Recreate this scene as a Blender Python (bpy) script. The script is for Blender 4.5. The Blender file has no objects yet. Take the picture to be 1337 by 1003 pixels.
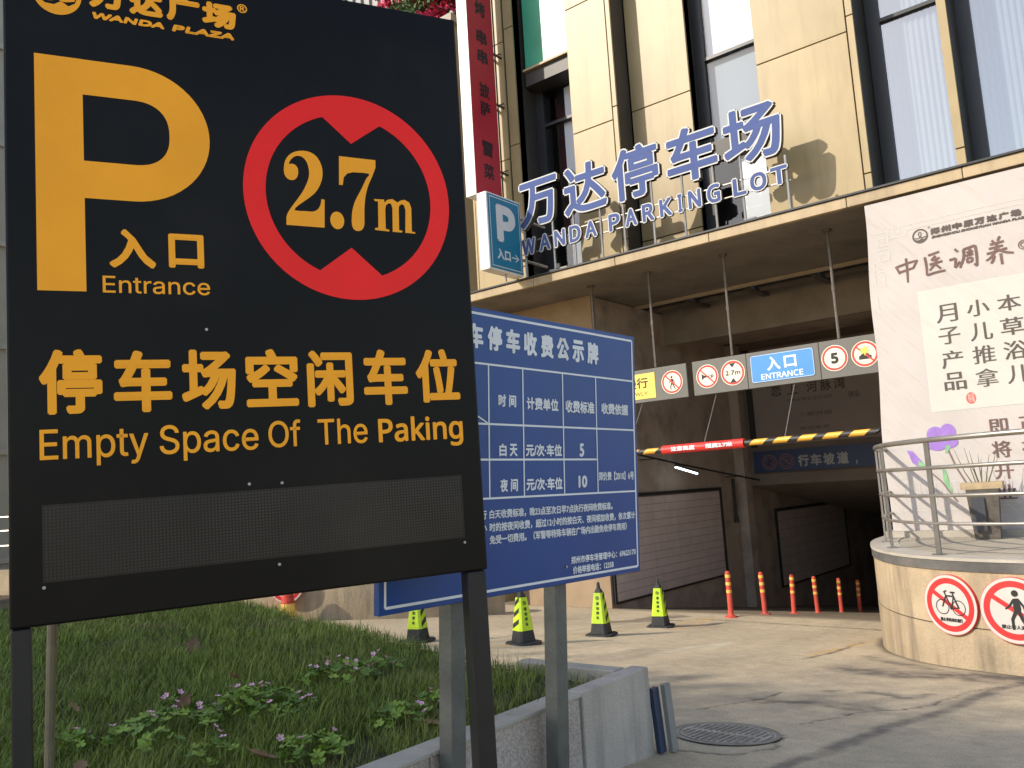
import bpy, math, random, os
import numpy as np
from mathutils import Vector, Matrix
from mathutils.geometry import tessellate_polygon
random.seed(7); np.random.seed(7)
SC = bpy.context.scene
COL = SC.collection
R = math.radians

# ------------------------------------------------------------------ camera
CAM = Vector((0, 0, 2.16))
F_PX, YAW, PITCH, ROLL = 1093.8, R(38.497), R(7.425), R(-3.380)
fw = Vector((-math.sin(YAW)*math.cos(PITCH), math.cos(YAW)*math.cos(PITCH), math.sin(PITCH)))
r0 = Vector((math.cos(YAW), math.sin(YAW), 0)); u0 = r0.cross(fw)
rr = r0*math.cos(ROLL)+u0*math.sin(ROLL); uu = -r0*math.sin(ROLL)+u0*math.cos(ROLL)
cd = bpy.data.cameras.new('camera'); co = bpy.data.objects.new('camera', cd); COL.objects.link(co)
cd.sensor_width = 36; cd.lens = F_PX/1337*36; cd.clip_start = .05; cd.clip_end = 500
co.matrix_world = Matrix(((rr.x, uu.x, -fw.x, CAM.x), (rr.y, uu.y, -fw.y, CAM.y), (rr.z, uu.z, -fw.z, CAM.z), (0, 0, 0, 1)))
SC.camera = co
# ------------------------------------------------------------------ light
TOSUN = Vector((-.62, -1.0, .76)).normalized()
w = bpy.data.worlds.new('World'); SC.world = w; w.use_nodes = True
nt = w.node_tree; sky = nt.nodes.new('ShaderNodeTexSky'); sky.sky_type = 'NISHITA'; sky.sun_disc = False
sky.sun_elevation = math.asin(TOSUN.z); sky.sun_rotation = math.atan2(TOSUN.x, TOSUN.y) % (2*math.pi)
sky.air_density = 1.0; sky.dust_density = .9; sky.ozone_density = .0
nt.links.new(sky.outputs[0], nt.nodes['Background'].inputs[0]); nt.nodes['Background'].inputs[1].default_value = .15
sl = bpy.data.lights.new('sun', 'SUN'); sl.energy = 2.5; sl.angle = R(.6); sl.color = (1, .91, .77)
so = bpy.data.objects.new('sun', sl); COL.objects.link(so); so.location = (-20, -30, 30)
so.rotation_euler = (-TOSUN).to_track_quat('-Z', 'Y').to_euler()
vs = SC.view_settings; vs.view_transform = 'Standard'; vs.look = 'None'; vs.gamma = 1; vs.exposure = 0.82; vs.use_curve_mapping = False
SC.render.engine = 'CYCLES'; SC.cycles.max_bounces = 8; SC.cycles.transparent_max_bounces = 12
SC.cycles.caustics_reflective = False; SC.cycles.caustics_refractive = False
SC.cycles.use_denoising = True

# ------------------------------------------------------------------ materials
def lin(c):
    return tuple(((v/255+.055)/1.055)**2.4 if v/255 > .04045 else v/255/12.92 for v in c)
MATS = {}
def M(name, col, rough=.6, var=.12, scale=2.5, bump=0., bscale=60, metal=0., dirt=None, dirt_amt=.4, streak=False, spec=.4, attr=None, fine=0., coat=0.):
    if name in MATS: return MATS[name]
    m = bpy.data.materials.new(name); MATS[name] = m; m.use_nodes = True
    t = m.node_tree; N = t.nodes; L = t.links; b = N['Principled BSDF']
    geo = N.new('ShaderNodeNewGeometry')
    n1 = N.new('ShaderNodeTexNoise'); n1.inputs['Scale'].default_value = scale; n1.inputs['Detail'].default_value = 6
    L.new(geo.outputs['Position'], n1.inputs['Vector'])
    mr = N.new('ShaderNodeMapRange'); mr.inputs[1].default_value = .3; mr.inputs[2].default_value = .7
    mr.inputs[3].default_value = 1-var; mr.inputs[4].default_value = 1+var
    L.new(n1.outputs['Fac'], mr.inputs[0])
    hs = N.new('ShaderNodeVectorMath'); hs.operation = 'SCALE'
    if attr:
        a = N.new('ShaderNodeAttribute'); a.attribute_name = attr; L.new(a.outputs['Color'], hs.inputs[0])
    else: hs.inputs[0].default_value = col
    L.new(mr.outputs[0], hs.inputs['Scale'])
    out = hs.outputs[0]
    if fine:
        nf = N.new('ShaderNodeTexNoise'); nf.inputs['Scale'].default_value = 90; nf.inputs['Detail'].default_value = 3
        L.new(geo.outputs['Position'], nf.inputs['Vector'])
        m2 = N.new('ShaderNodeMapRange'); m2.inputs[1].default_value = .35; m2.inputs[2].default_value = .65
        m2.inputs[3].default_value = 1-fine; m2.inputs[4].default_value = 1+fine; L.new(nf.outputs['Fac'], m2.inputs[0])
        h2 = N.new('ShaderNodeVectorMath'); h2.operation = 'SCALE'; L.new(out, h2.inputs[0]); L.new(m2.outputs[0], h2.inputs['Scale']); out = h2.outputs[0]
    if dirt:
        mp = N.new('ShaderNodeMapping'); mp.inputs['Scale'].default_value = (5, 5, .55) if streak else (1.6, 1.6, 1.6)
        L.new(geo.outputs['Position'], mp.inputs['Vector'])
        n2 = N.new('ShaderNodeTexNoise'); n2.inputs['Scale'].default_value = 1.0; n2.inputs['Detail'].default_value = 9; n2.inputs['Roughness'].default_value = .62
        L.new(mp.outputs[0], n2.inputs['Vector'])
        cr = N.new('ShaderNodeMapRange'); cr.inputs[1].default_value = .48; cr.inputs[2].default_value = .72; cr.inputs[4].default_value = dirt_amt
        L.new(n2.outputs['Fac'], cr.inputs[0])
        mx = N.new('ShaderNodeMix'); mx.data_type = 'RGBA'; L.new(cr.outputs[0], mx.inputs[0]); L.new(out, mx.inputs[6]); mx.inputs[7].default_value = (*dirt, 1)
        out = mx.outputs[2]
    if dirt:
        oi = N.new('ShaderNodeObjectInfo'); mo = N.new('ShaderNodeMapRange'); mo.inputs[3].default_value = .94; mo.inputs[4].default_value = 1.05; L.new(oi.outputs['Random'], mo.inputs[0])
        h3 = N.new('ShaderNodeVectorMath'); h3.operation = 'SCALE'; L.new(out, h3.inputs[0]); L.new(mo.outputs[0], h3.inputs['Scale']); out = h3.outputs[0]
    L.new(out, b.inputs['Base Color'])
    b.inputs['Roughness'].default_value = rough; b.inputs['Metallic'].default_value = metal
    b.inputs['Specular IOR Level'].default_value = spec; b.inputs['Coat Weight'].default_value = coat
    if bump:
        n3 = N.new('ShaderNodeTexNoise'); n3.inputs['Scale'].default_value = bscale; n3.inputs['Detail'].default_value = 5
        L.new(geo.outputs['Position'], n3.inputs['Vector'])
        bp = N.new('ShaderNodeBump'); bp.inputs['Strength'].default_value = bump; bp.inputs['Distance'].default_value = .02
        L.new(n3.outputs['Fac'], bp.inputs['Height']); L.new(bp.outputs[0], b.inputs['Normal'])
    return m
def glass(name, tint=(.93, .95, .96), base=.08, rough=.02):
    m = bpy.data.materials.new(name); m.use_nodes = True; t = m.node_tree; N = t.nodes; L = t.links
    N.remove(N['Principled BSDF']); tr = N.new('ShaderNodeBsdfTransparent'); tr.inputs[0].default_value = (*tint, 1)
    gl = N.new('ShaderNodeBsdfGlossy'); gl.inputs['Roughness'].default_value = rough
    fr0 = N.new('ShaderNodeLayerWeight'); fr0.inputs[0].default_value = .5; pw_ = N.new('ShaderNodeMath'); pw_.operation = 'POWER'; pw_.inputs[1].default_value = 3
    fr = N.new('ShaderNodeMapRange'); fr.inputs[3].default_value = base; fr.inputs[4].default_value = .9; L.new(fr0.outputs['Facing'], pw_.inputs[0]); L.new(pw_.outputs[0], fr.inputs[0]); mx = N.new('ShaderNodeMixShader')
    nz = N.new('ShaderNodeTexNoise'); nz.inputs['Scale'].default_value = .8; bp = N.new('ShaderNodeBump'); bp.inputs['Strength'].default_value = .05
    L.new(nz.outputs[0], bp.inputs['Height']); L.new(bp.outputs[0], gl.inputs['Normal'])
    L.new(fr.outputs[0], mx.inputs[0]); L.new(tr.outputs[0], mx.inputs[1]); L.new(gl.outputs[0], mx.inputs[2]); L.new(mx.outputs[0], N['Material Output'].inputs[0])
    return m
def emit(name, col, s):
    m = bpy.data.materials.new(name); m.use_nodes = True; b = m.node_tree.nodes['Principled BSDF']
    b.inputs['Base Color'].default_value = (*col, 1); b.inputs['Emission Color'].default_value = (*col, 1); b.inputs['Emission Strength'].default_value = s
    return m

def creased(m, k):
    t = m.node_tree; N = t.nodes; L = t.links; g = N.new('ShaderNodeNewGeometry'); acc = None
    for rot, sc_, amp in ((38, (9, 1, 1.1), 1.0), (48, (4, 1, .7), .9), (-20, (2.2, 1, 1.2), .6)):
        mp = N.new('ShaderNodeMapping'); mp.vector_type = 'TEXTURE' if False else 'POINT'; mp.inputs['Rotation'].default_value = (0, R(rot), 0); mp.inputs['Scale'].default_value = (1, 1, 1)
        m2 = N.new('ShaderNodeMapping'); m2.inputs['Scale'].default_value = sc_
        nz = N.new('ShaderNodeTexNoise'); nz.inputs['Scale'].default_value = .55; nz.inputs['Detail'].default_value = 3; nz.inputs['Roughness'].default_value = .45
        L.new(g.outputs['Position'], mp.inputs[0]); L.new(mp.outputs[0], m2.inputs[0]); L.new(m2.outputs[0], nz.inputs['Vector'])
        ab = N.new('ShaderNodeMath'); ab.operation = 'MULTIPLY'; ab.inputs[1].default_value = amp; L.new(nz.outputs['Fac'], ab.inputs[0])
        if acc is None: acc = ab.outputs[0]
        else: ad = N.new('ShaderNodeMath'); ad.operation = 'ADD'; L.new(acc, ad.inputs[0]); L.new(ab.outputs[0], ad.inputs[1]); acc = ad.outputs[0]
    bp = N.new('ShaderNodeBump'); bp.inputs['Strength'].default_value = k; bp.inputs['Distance'].default_value = .09
    L.new(acc, bp.inputs['Height']); L.new(bp.outputs[0], N['Principled BSDF'].inputs['Normal']); return m
beige = M('beige_cladding', (.375, .285, .145), .42, .09, 1.3, .04, 25, dirt=(.22, .145, .07), dirt_amt=.38, streak=True)
beige2 = M('beige_ledge_stone', (.42, .32, .19), .5, .1, 3, .15, 40, dirt=(.22, .15, .09), dirt_amt=.5, streak=True)
darkclad = M('dark_bronze_cladding', (.055, .048, .042), .45, .15, 2, .03)
framem = M('dark_window_frame', (.035, .035, .037), .35, .1, 2)
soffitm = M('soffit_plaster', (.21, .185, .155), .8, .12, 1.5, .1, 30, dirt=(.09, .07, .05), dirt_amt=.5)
inner = M('inner_wall_plaster', (.38, .31, .26), .85, .12, 1.2, .1, 30, dirt=(.08, .055, .04), dirt_amt=.5)
tunnelm = M('tunnel_concrete', (.42, .38, .34), .9, .15, 1.5, .1)
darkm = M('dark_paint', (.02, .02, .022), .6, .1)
conc = M('stained_concrete', (.42, .325, .21), .85, .16, 2.2, .35, 22, dirt=(.17, .135, .10), dirt_amt=.75, streak=True, fine=.12)
conc2 = M('grey_cement', (.44, .385, .33), .85, .14, 3, .3, 30, dirt=(.12, .11, .10), dirt_amt=.5, streak=True, fine=.1)
coping = M('pale_coping', (.42, .38, .32), .8, .12, 3, .3, 30, dirt=(.2, .18, .15), dirt_amt=.4)
darkband = M('dark_coping_band', (.105, .10, .095), .8, .2, 4, .3, 30, dirt=(.25, .22, .18), dirt_amt=.5)
granite = M('speckled_granite', (.43, .36, .31), .75, .1, 3, .3, 120, fine=.25)
steel = M('brushed_steel', (.42, .39, .35), .38, .12, 6, .05, 80, metal=.75, dirt=(.18, .14, .1), dirt_amt=.5)
zinc = M('galvanised_post', (.12, .125, .115), .55, .2, 7, .15, 50, metal=.3, dirt=(.17, .17, .14), dirt_amt=.5)
blackp = M('black_satin_panel', (.0040, .0032, .0028), .40, .25, 1.5, .02, 40, spec=.18, dirt=(.014, .012, .010), dirt_amt=.5)
orange = M('orange_vinyl', (.95, .385, .012), .42, .05, 4, spec=.3)
redv = M('red_vinyl', (.88, .014, .010), .42, .05, 4, spec=.3)
bluep = M('blue_sign_vinyl', (.003, .050, .235), .38, .07, 2, .05, 8)
whitep = M('white_vinyl', (.72, .74, .76), .5, .04, 4)
whitebright = M('white_acrylic', (.85, .84, .82), .4, .03, 4)
cream = M('cream_sign_face', (.76, .70, .58), .5, .04, 5)
signred = M('sign_red', (.62, .05, .04), .45, .08, 5)
signblack = M('sign_black_ink', (.02, .02, .02), .5, .05)
signgrey = M('grey_sign_board', (.145, .14, .128), .55, .06, 3)
signblue = M('sign_blue', (.07, .27, .62), .45, .05, 3)
signyel = M('sign_yellow', (.85, .62, .13), .45, .05, 3)
tealblue = M('teal_blue_lightbox', (.008, .20, .36), .35, .05, 3)
crimson = M('crimson_lightbox_face', (.48, .022, .045), .45, .06, 2)
letterblue = M('periwinkle_letter_face', (.088, .118, .27), .85, .06, 3, spec=.08)
bannerm = creased(M('white_banner_cloth', (.50, .455, .43), .7, .04, 1.5), .65)
inkdark = M('banner_dark_ink', (.10, .08, .07), .7, .1)
inkbrown = M('banner_brown_ink', (.15, .085, .075), .7, .15, 8)
inkgrey = M('banner_grey_line', (.55, .54, .50), .7, .05)
panelcream = creased(M('banner_inner_panel', (.54, .52, .475), .7, .02), .55)
purple = M('banner_purple', (.30, .17, .50), .7, .15, 12)
leafgreen = M('banner_leaf_green', (.22, .42, .22), .7, .15, 12)
tapey = M('hazard_yellow', (.80, .42, .05), .45, .1, 6)
tapeb = M('hazard_black', (.03, .028, .026), .5, .1, 6)
conelime = M('fluorescent_lime_sleeve', (.52, .72, .03), .5, .08, 5, dirt=(.18, .20, .06), dirt_amt=.45)
rubber = M('black_rubber', (.035, .035, .035), .7, .2, 10, .1)
bollred = M('bollard_red_plastic', (.58, .075, .05), .55, .15, 8, dirt=(.20, .08, .06), dirt_amt=.5)
ofyel = M('reflective_yellow_band', (.80, .50, .10), .4, .1, 20)
tilem = M('pale_mauve_tile', (.58, .49, .46), .5, .08, 3)
tree_bark = M('tree_bark', (.12, .09, .06), .9, .2, 5, .4, 20)
foliage = M('tree_leaf', (.06, .11, .03), .6, .35, 3)
bougain = M('crimson_blossom', (.45, .02, .07), .6, .4, 6)
curtain = M('pale_curtain', (.60, .63, .64), .8, .06, 1)
blindw = M('white_blind', (.86, .88, .92), .8, .02, 1)
blindg = M('grey_blind', (.33, .37, .42), .8, .04, 1)
greenp = M('green_acrylic_panel', (.06, .34, .21), .30, .15, 1.2, spec=.45)
corrug = M('grey_corrugated_sheet', (.30, .29, .28), .6, .1, 2)
soil = M('brown_soil', (.10, .065, .04), .95, .25, 4, .6, 30)
aptm = M('apartment_render', (.36, .33, .27), .85, .1, 1)
G1 = glass('window_glass'); G2 = glass('bright_reflecting_glass', (.62, .66, .68), .33)

# ------------------------------------------------------------------ builders
def tri_poly(pts):
    return tessellate_polygon([[Vector((p[0], p[1], 0)) for p in pts]])
class MB:
    def __init__(s): s.v = []; s.f = []; s.mi = []
    def add(s, vs, fs, mi=0):
        o = len(s.v); s.v += [tuple(v) for v in vs]; s.f += [tuple(i+o for i in f) for f in fs]; s.mi += [mi]*len(fs); return s
    def box(s, a, b, mi=0):
        x0, y0, z0 = a; x1, y1, z1 = b
        return s.add([(x0,y0,z0),(x1,y0,z0),(x1,y1,z0),(x0,y1,z0),(x0,y0,z1),(x1,y0,z1),(x1,y1,z1),(x0,y1,z1)],
                     [(0,3,2,1),(4,5,6,7),(0,1,5,4),(1,2,6,5),(2,3,7,6),(3,0,4,7)], mi)
    def fbox(s, F, a, b, mi=0, bev=0):
        o = len(s.v); s.box(a, b, mi)
        s.v[o:] = [tuple(F.p(*q)) for q in s.v[o:]]; return s
    def tube(s, pts, rad, n=8, cap=True, mi=0):
        pts = [Vector(p) for p in pts]; rads = rad if isinstance(rad, (list, tuple)) else [rad]*len(pts)
        vs = []; fs = []
        prev = None
        for i, p in enumerate(pts):
            d = (pts[min(i+1, len(pts)-1)]-pts[max(i-1, 0)]).normalized()
            a = prev if prev is not None else (Vector((0, 0, 1)) if abs(d.z) < .9 else Vector((1, 0, 0)))
            x = (a-d*a.dot(d)).normalized(); y = d.cross(x); prev = x
            for k in range(n):
                t = 2*math.pi*k/n; vs.append(p+(x*math.cos(t)+y*math.sin(t))*rads[i])
        for i in range(len(pts)-1):
            for k in range(n):
                a = i*n+k; b = i*n+(k+1) % n; fs.append((a, b, b+n, a+n))
        if cap: fs += [tuple(range(n-1, -1, -1)), tuple(range((len(pts)-1)*n, len(pts)*n))]
        return s.add(vs, fs, mi)
    def lathe(s, c, prof, n=24, mi=0):
        vs = []; fs = []
        for r, z in prof:
            for k in range(n): t = 2*math.pi*k/n; vs.append((c[0]+r*math.cos(t), c[1]+r*math.sin(t), c[2]+z))
        for i in range(len(prof)-1):
            for k in range(n): a = i*n+k; b = i*n+(k+1) % n; fs.append((a, b, b+n, a+n))
        fs += [tuple(range(n-1, -1, -1)), tuple(range((len(prof)-1)*n, len(prof)*n))]
        return s.add(vs, fs, mi)
    def build(s, name, mat, parent=None, bevel=0, smooth=False, label=None):
        return link(name, s.v, s.f, mat, parent, s.mi, bevel, smooth, label)
PM = {}
def link(name, v, f, mat, parent=None, mi=None, bevel=0, smooth=False, label=None):
    me = bpy.data.meshes.new(name)
    inv = PM[parent.name].inverted() if parent is not None else None
    if inv is not None: v = [inv @ Vector(p) for p in v]
    me.from_pydata([tuple(p) for p in v], [], f)
    for m in (mat if isinstance(mat, list) else [mat]): me.materials.append(m)
    if mi and any(mi): me.polygons.foreach_set('material_index', mi)
    if smooth: me.shade_smooth()
    me.update()
    o = bpy.data.objects.new(name, me); COL.objects.link(o)
    if bevel:
        b = o.modifiers.new('b', 'BEVEL'); b.width = bevel; b.segments = 2; b.limit_method = 'ANGLE'; b.angle_limit = R(40)
    if parent is not None: o.parent = parent
    PM[o.name] = PM[parent.name] if parent is not None else Matrix.Identity(4)
    if label: o['label'] = label
    return o
def thing(name, label, cat, loc=(0, 0, 0), group=None, rz=0):
    o = bpy.data.objects.new(name, None); COL.objects.link(o); o.location = loc; o.rotation_euler = (0, 0, rz)
    o.empty_display_size = .2
    PM[o.name] = Matrix.Translation(Vector(loc)) @ Matrix.Rotation(rz, 4, 'Z')
    tag(o, label, cat, group); return o
def tag(o, label=None, cat=None, group=None, kind=None):
    if label: o['label'] = label
    if cat: o['category'] = cat
    if group: o['group'] = group
    if kind: o['kind'] = kind
    return o
def copy_tree(o, M_delta, label):
    """copy a thing (Empty) and its parts/sub-parts; loc offset"""
    c = o.copy(); COL.objects.link(c); c.location = Vector(o.location)+Vector(M_delta); PM[c.name] = Matrix.Translation(c.location)
    c['label'] = label
    for ch in list(o.children):
        d = ch.copy(); COL.objects.link(d); d.parent = c
        for g in list(ch.children):
            e = g.copy(); COL.objects.link(e); e.parent = d
    return c
class Fr:
    """a flat frame: u right, v up, w out of the face"""
    def __init__(s, o, r, u, k=1.0): s.o = Vector(o); s.r = Vector(r).normalized()*k; s.u = Vector(u).normalized()*k; s.n = s.r.cross(s.u)/k
    def p(s, u, v, w=0): return s.o+s.r*u+s.u*v+s.n*w
class Ink:
    """flat print in a frame, each primitive a hair above the last"""
    def __init__(s, F, w=.002, dw=.00006): s.F = F; s.w = w; s.dw = dw; s.m = MB(); s.c = 0
    def tris(s, pts, fs, mi=0):
        s.c = (s.c+1) % 24; s.m.add([s.F.p(x, y, s.w+s.c*s.dw) for x, y in pts], fs, mi); return s
    def poly(s, pts, mi=0): return s.tris(pts, tri_fix(pts), mi)
    def rect(s, a, b, c, d, mi=0): return s.tris([(a, b), (c, b), (c, d), (a, d)], [(0, 1, 2, 3)], mi)
    def ring(s, cx, cy, r1, r0=0, a0=0, a1=360, n=48, ry=1, mi=0):
        A = [R(a0+(a1-a0)*i/n) for i in range(n+1)]
        pts = [(cx+r*math.cos(a), cy+r*ry*math.sin(a)) for a in A for r in (r0, r1)]
        return s.tris(pts, [(2*i, 2*i+1, 2*i+3, 2*i+2) for i in range(n)], mi)
    def stroke(s, pts, wd, mi=0, closed=False):
        wd = wd if isinstance(wd, (list, tuple)) else [wd]*len(pts)
        L = []
        n = len(pts)
        for i, p in enumerate(pts):
            a = pts[(i-1) % n] if closed else pts[max(i-1, 0)]; b = pts[(i+1) % n] if closed else pts[min(i+1, n-1)]
            dx, dy = b[0]-a[0], b[1]-a[1]; l = math.hypot(dx, dy) or 1
            k = wd[i]/2
            # mitre
            if 0 < i < n-1 or closed:
                d1 = (p[0]-a[0], p[1]-a[1]); d2 = (b[0]-p[0], b[1]-p[1]); l1 = math.hypot(*d1) or 1; l2 = math.hypot(*d2) or 1
                c = (d1[0]*d2[0]+d1[1]*d2[1])/l1/l2; k /= max(.5, math.sqrt(max(0, (1+c)/2)))
            L += [(p[0]-dy/l*k, p[1]+dx/l*k), (p[0]+dy/l*k, p[1]-dx/l*k)]
        fs = [(2*i, 2*i+1, 2*i+3, 2*i+2) for i in range(n-1)]
        if closed: fs.append((2*n-2, 2*n-1, 1, 0))
        return s.tris(L, fs, mi)
    def build(s, name, mat, parent, label=None):
        if not s.m.v: return None
        o = s.m.build(name, mat, parent, label=label); s.m = MB(); return o
def tri_fix(pts):
    out = []
    for t in tri_poly(pts):
        a, b, c = [pts[i] for i in t]
        ar = (b[0]-a[0])*(c[1]-a[1])-(b[1]-a[1])*(c[0]-a[0])
        out.append(tuple(t) if ar > 0 else (t[0], t[2], t[1]))
    return out
def smoothc(pts, k=4, closed=False):
    out = []; n = len(pts); rng = n if closed else n-1
    for i in range(rng):
        g = (lambda j: pts[j % n]) if closed else (lambda j: pts[min(max(j, 0), n-1)])
        p0, p1, p2, p3 = g(i-1), g(i), g(i+1), g(i+2)
        for q in range(k):
            t = q/k
            out.append(tuple(.5*((2*p1[d])+(-p0[d]+p2[d])*t+(2*p0[d]-5*p1[d]+4*p2[d]-p3[d])*t*t+(-p0[d]+3*p1[d]-3*p2[d]+p3[d])*t**3) for d in range(len(p1))))
    if not closed: out.append(pts[-1])
    return out
# ---- text
FD = bpy.utils.system_resource('DATAFILES', path='fonts') or ''
def ldf(n):
    try: return bpy.data.fonts.load(os.path.join(FD, n))
    except Exception: return None
FONTS = {'inter': ldf('Inter.woff2'), 'noto': ldf('NotoSansMath-Regular.woff2'), None: None}
GC = {}
def glyph(s, font=None):
    k = (s, font)
    if k in GC: return GC[k]
    c = bpy.data.curves.new('t', 'FONT'); c.body = s; c.size = 1; c.resolution_u = 4
    if FONTS.get(font): c.font = FONTS[font]
    o = bpy.data.objects.new('t', c); me = bpy.data.meshes.new_from_object(o)
    V = [(v.co.x, v.co.y) for v in me.vertices]; P = [tuple(p.vertices) for p in me.polygons]
    bpy.data.objects.remove(o); bpy.data.curves.remove(c); bpy.data.meshes.remove(me)
    fx = []
    for p in P:
        ar = sum(V[p[i]][0]*V[p[(i+1) % len(p)]][1]-V[p[(i+1) % len(p)]][0]*V[p[i]][1] for i in range(len(p)))
        fx.append(p if ar > 0 else p[::-1])
    GC[k] = (V, fx); return GC[k]
def fit(s, font, box, shear=0, inset=0):
    V, P = glyph(s, font)
    if not V: return [], []
    xs = [v[0] for v in V]; ys = [v[1] for v in V]
    a, b, c, d = box; a += inset; b += inset; c -= inset; d -= inset
    if shear: c -= shear*(d-b)
    kx = (c-a)/max(1e-6, max(xs)-min(xs)); ky = (d-b)/max(1e-6, max(ys)-min(ys)); x0 = min(xs); y0 = min(ys)
    return [(a+(x-x0)*kx+shear*(y-y0)*ky, b+(y-y0)*ky) for x, y in V], P
def text(ink, s, box, font=None, bold=0, shear=0, song=0, mi=0, n=8):
    pts, P = fit(s, font, box, shear, bold)
    if not pts: return
    if song: offs = [(song*t, 0) for t in (-1, -.33, .33, 1)]
    elif bold: offs = [(bold*math.cos(k*2*math.pi/n+.39), bold*math.sin(k*2*math.pi/n+.39)) for k in range(n)]
    else: offs = [(0, 0)]
    for dx, dy in offs: ink.tris([(x+dx, y+dy) for x, y in pts], P, mi)
def prism(mb, F, pts, P, w0, w1, mi=0):
    """extrude flat triangulated shape from w0 to w1 (front cap + sides)"""
    n = len(pts); cnt = {}
    for p in P:
        for i in range(len(p)): e = (p[i], p[(i+1) % len(p)]); cnt[e] = 1
    side = [(a, b) for a, b in cnt if (b, a) not in cnt]
    vs = [F.p(x, y, w0) for x, y in pts]+[F.p(x, y, w1) for x, y in pts]
    mb.add(vs, [tuple(i+n for i in p) for p in P]+[(a, b, b+n, a+n) for a, b in side], mi)

# ------------------------------------------------------------------ the ground
def gz(y): return .08*(12-y) if y < 12 and y > 3 else (.72 if y <= 3 else (0 if y <= 13 else max(-3.6, -.14*(y-13))))
def axis(lo, a, b, hi, st, big):
    l = list(np.arange(lo, a, big)); m = list(np.arange(a, b, st)); h = list(np.arange(b, hi+big, big)); return np.array(l+m+h)
def vnoise(x, y, sc, seed=0):
    rs = np.random.RandomState(seed); T = rs.rand(256, 256)
    X = x*sc; Y = y*sc; xi = np.floor(X).astype(int); yi = np.floor(Y).astype(int); fx = X-xi; fy = Y-yi
    fx = fx*fx*(3-2*fx); fy = fy*fy*(3-2*fy); g = lambda a, b: T[a % 256, b % 256]
    return (g(xi, yi)*(1-fx)+g(xi+1, yi)*fx)*(1-fy)+(g(xi, yi+1)*(1-fx)+g(xi+1, yi+1)*fx)*fy
def fbm(x, y, sc, seed=0, o=5):
    return sum(vnoise(x, y, sc*2**i, seed+i)*.5**i for i in range(o))/(2-.5**(o-1))
def seg_dist(X, Y, pts):
    D = np.full(X.shape, 1e9)
    for (ax, ay), (bx, by) in zip(pts[:-1], pts[1:]):
        dx, dy = bx-ax, by-ay; t = np.clip(((X-ax)*dx+(Y-ay)*dy)/(dx*dx+dy*dy), 0, 1)
        D = np.minimum(D, np.hypot(X-ax-t*dx, Y-ay-t*dy))
    return D
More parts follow.
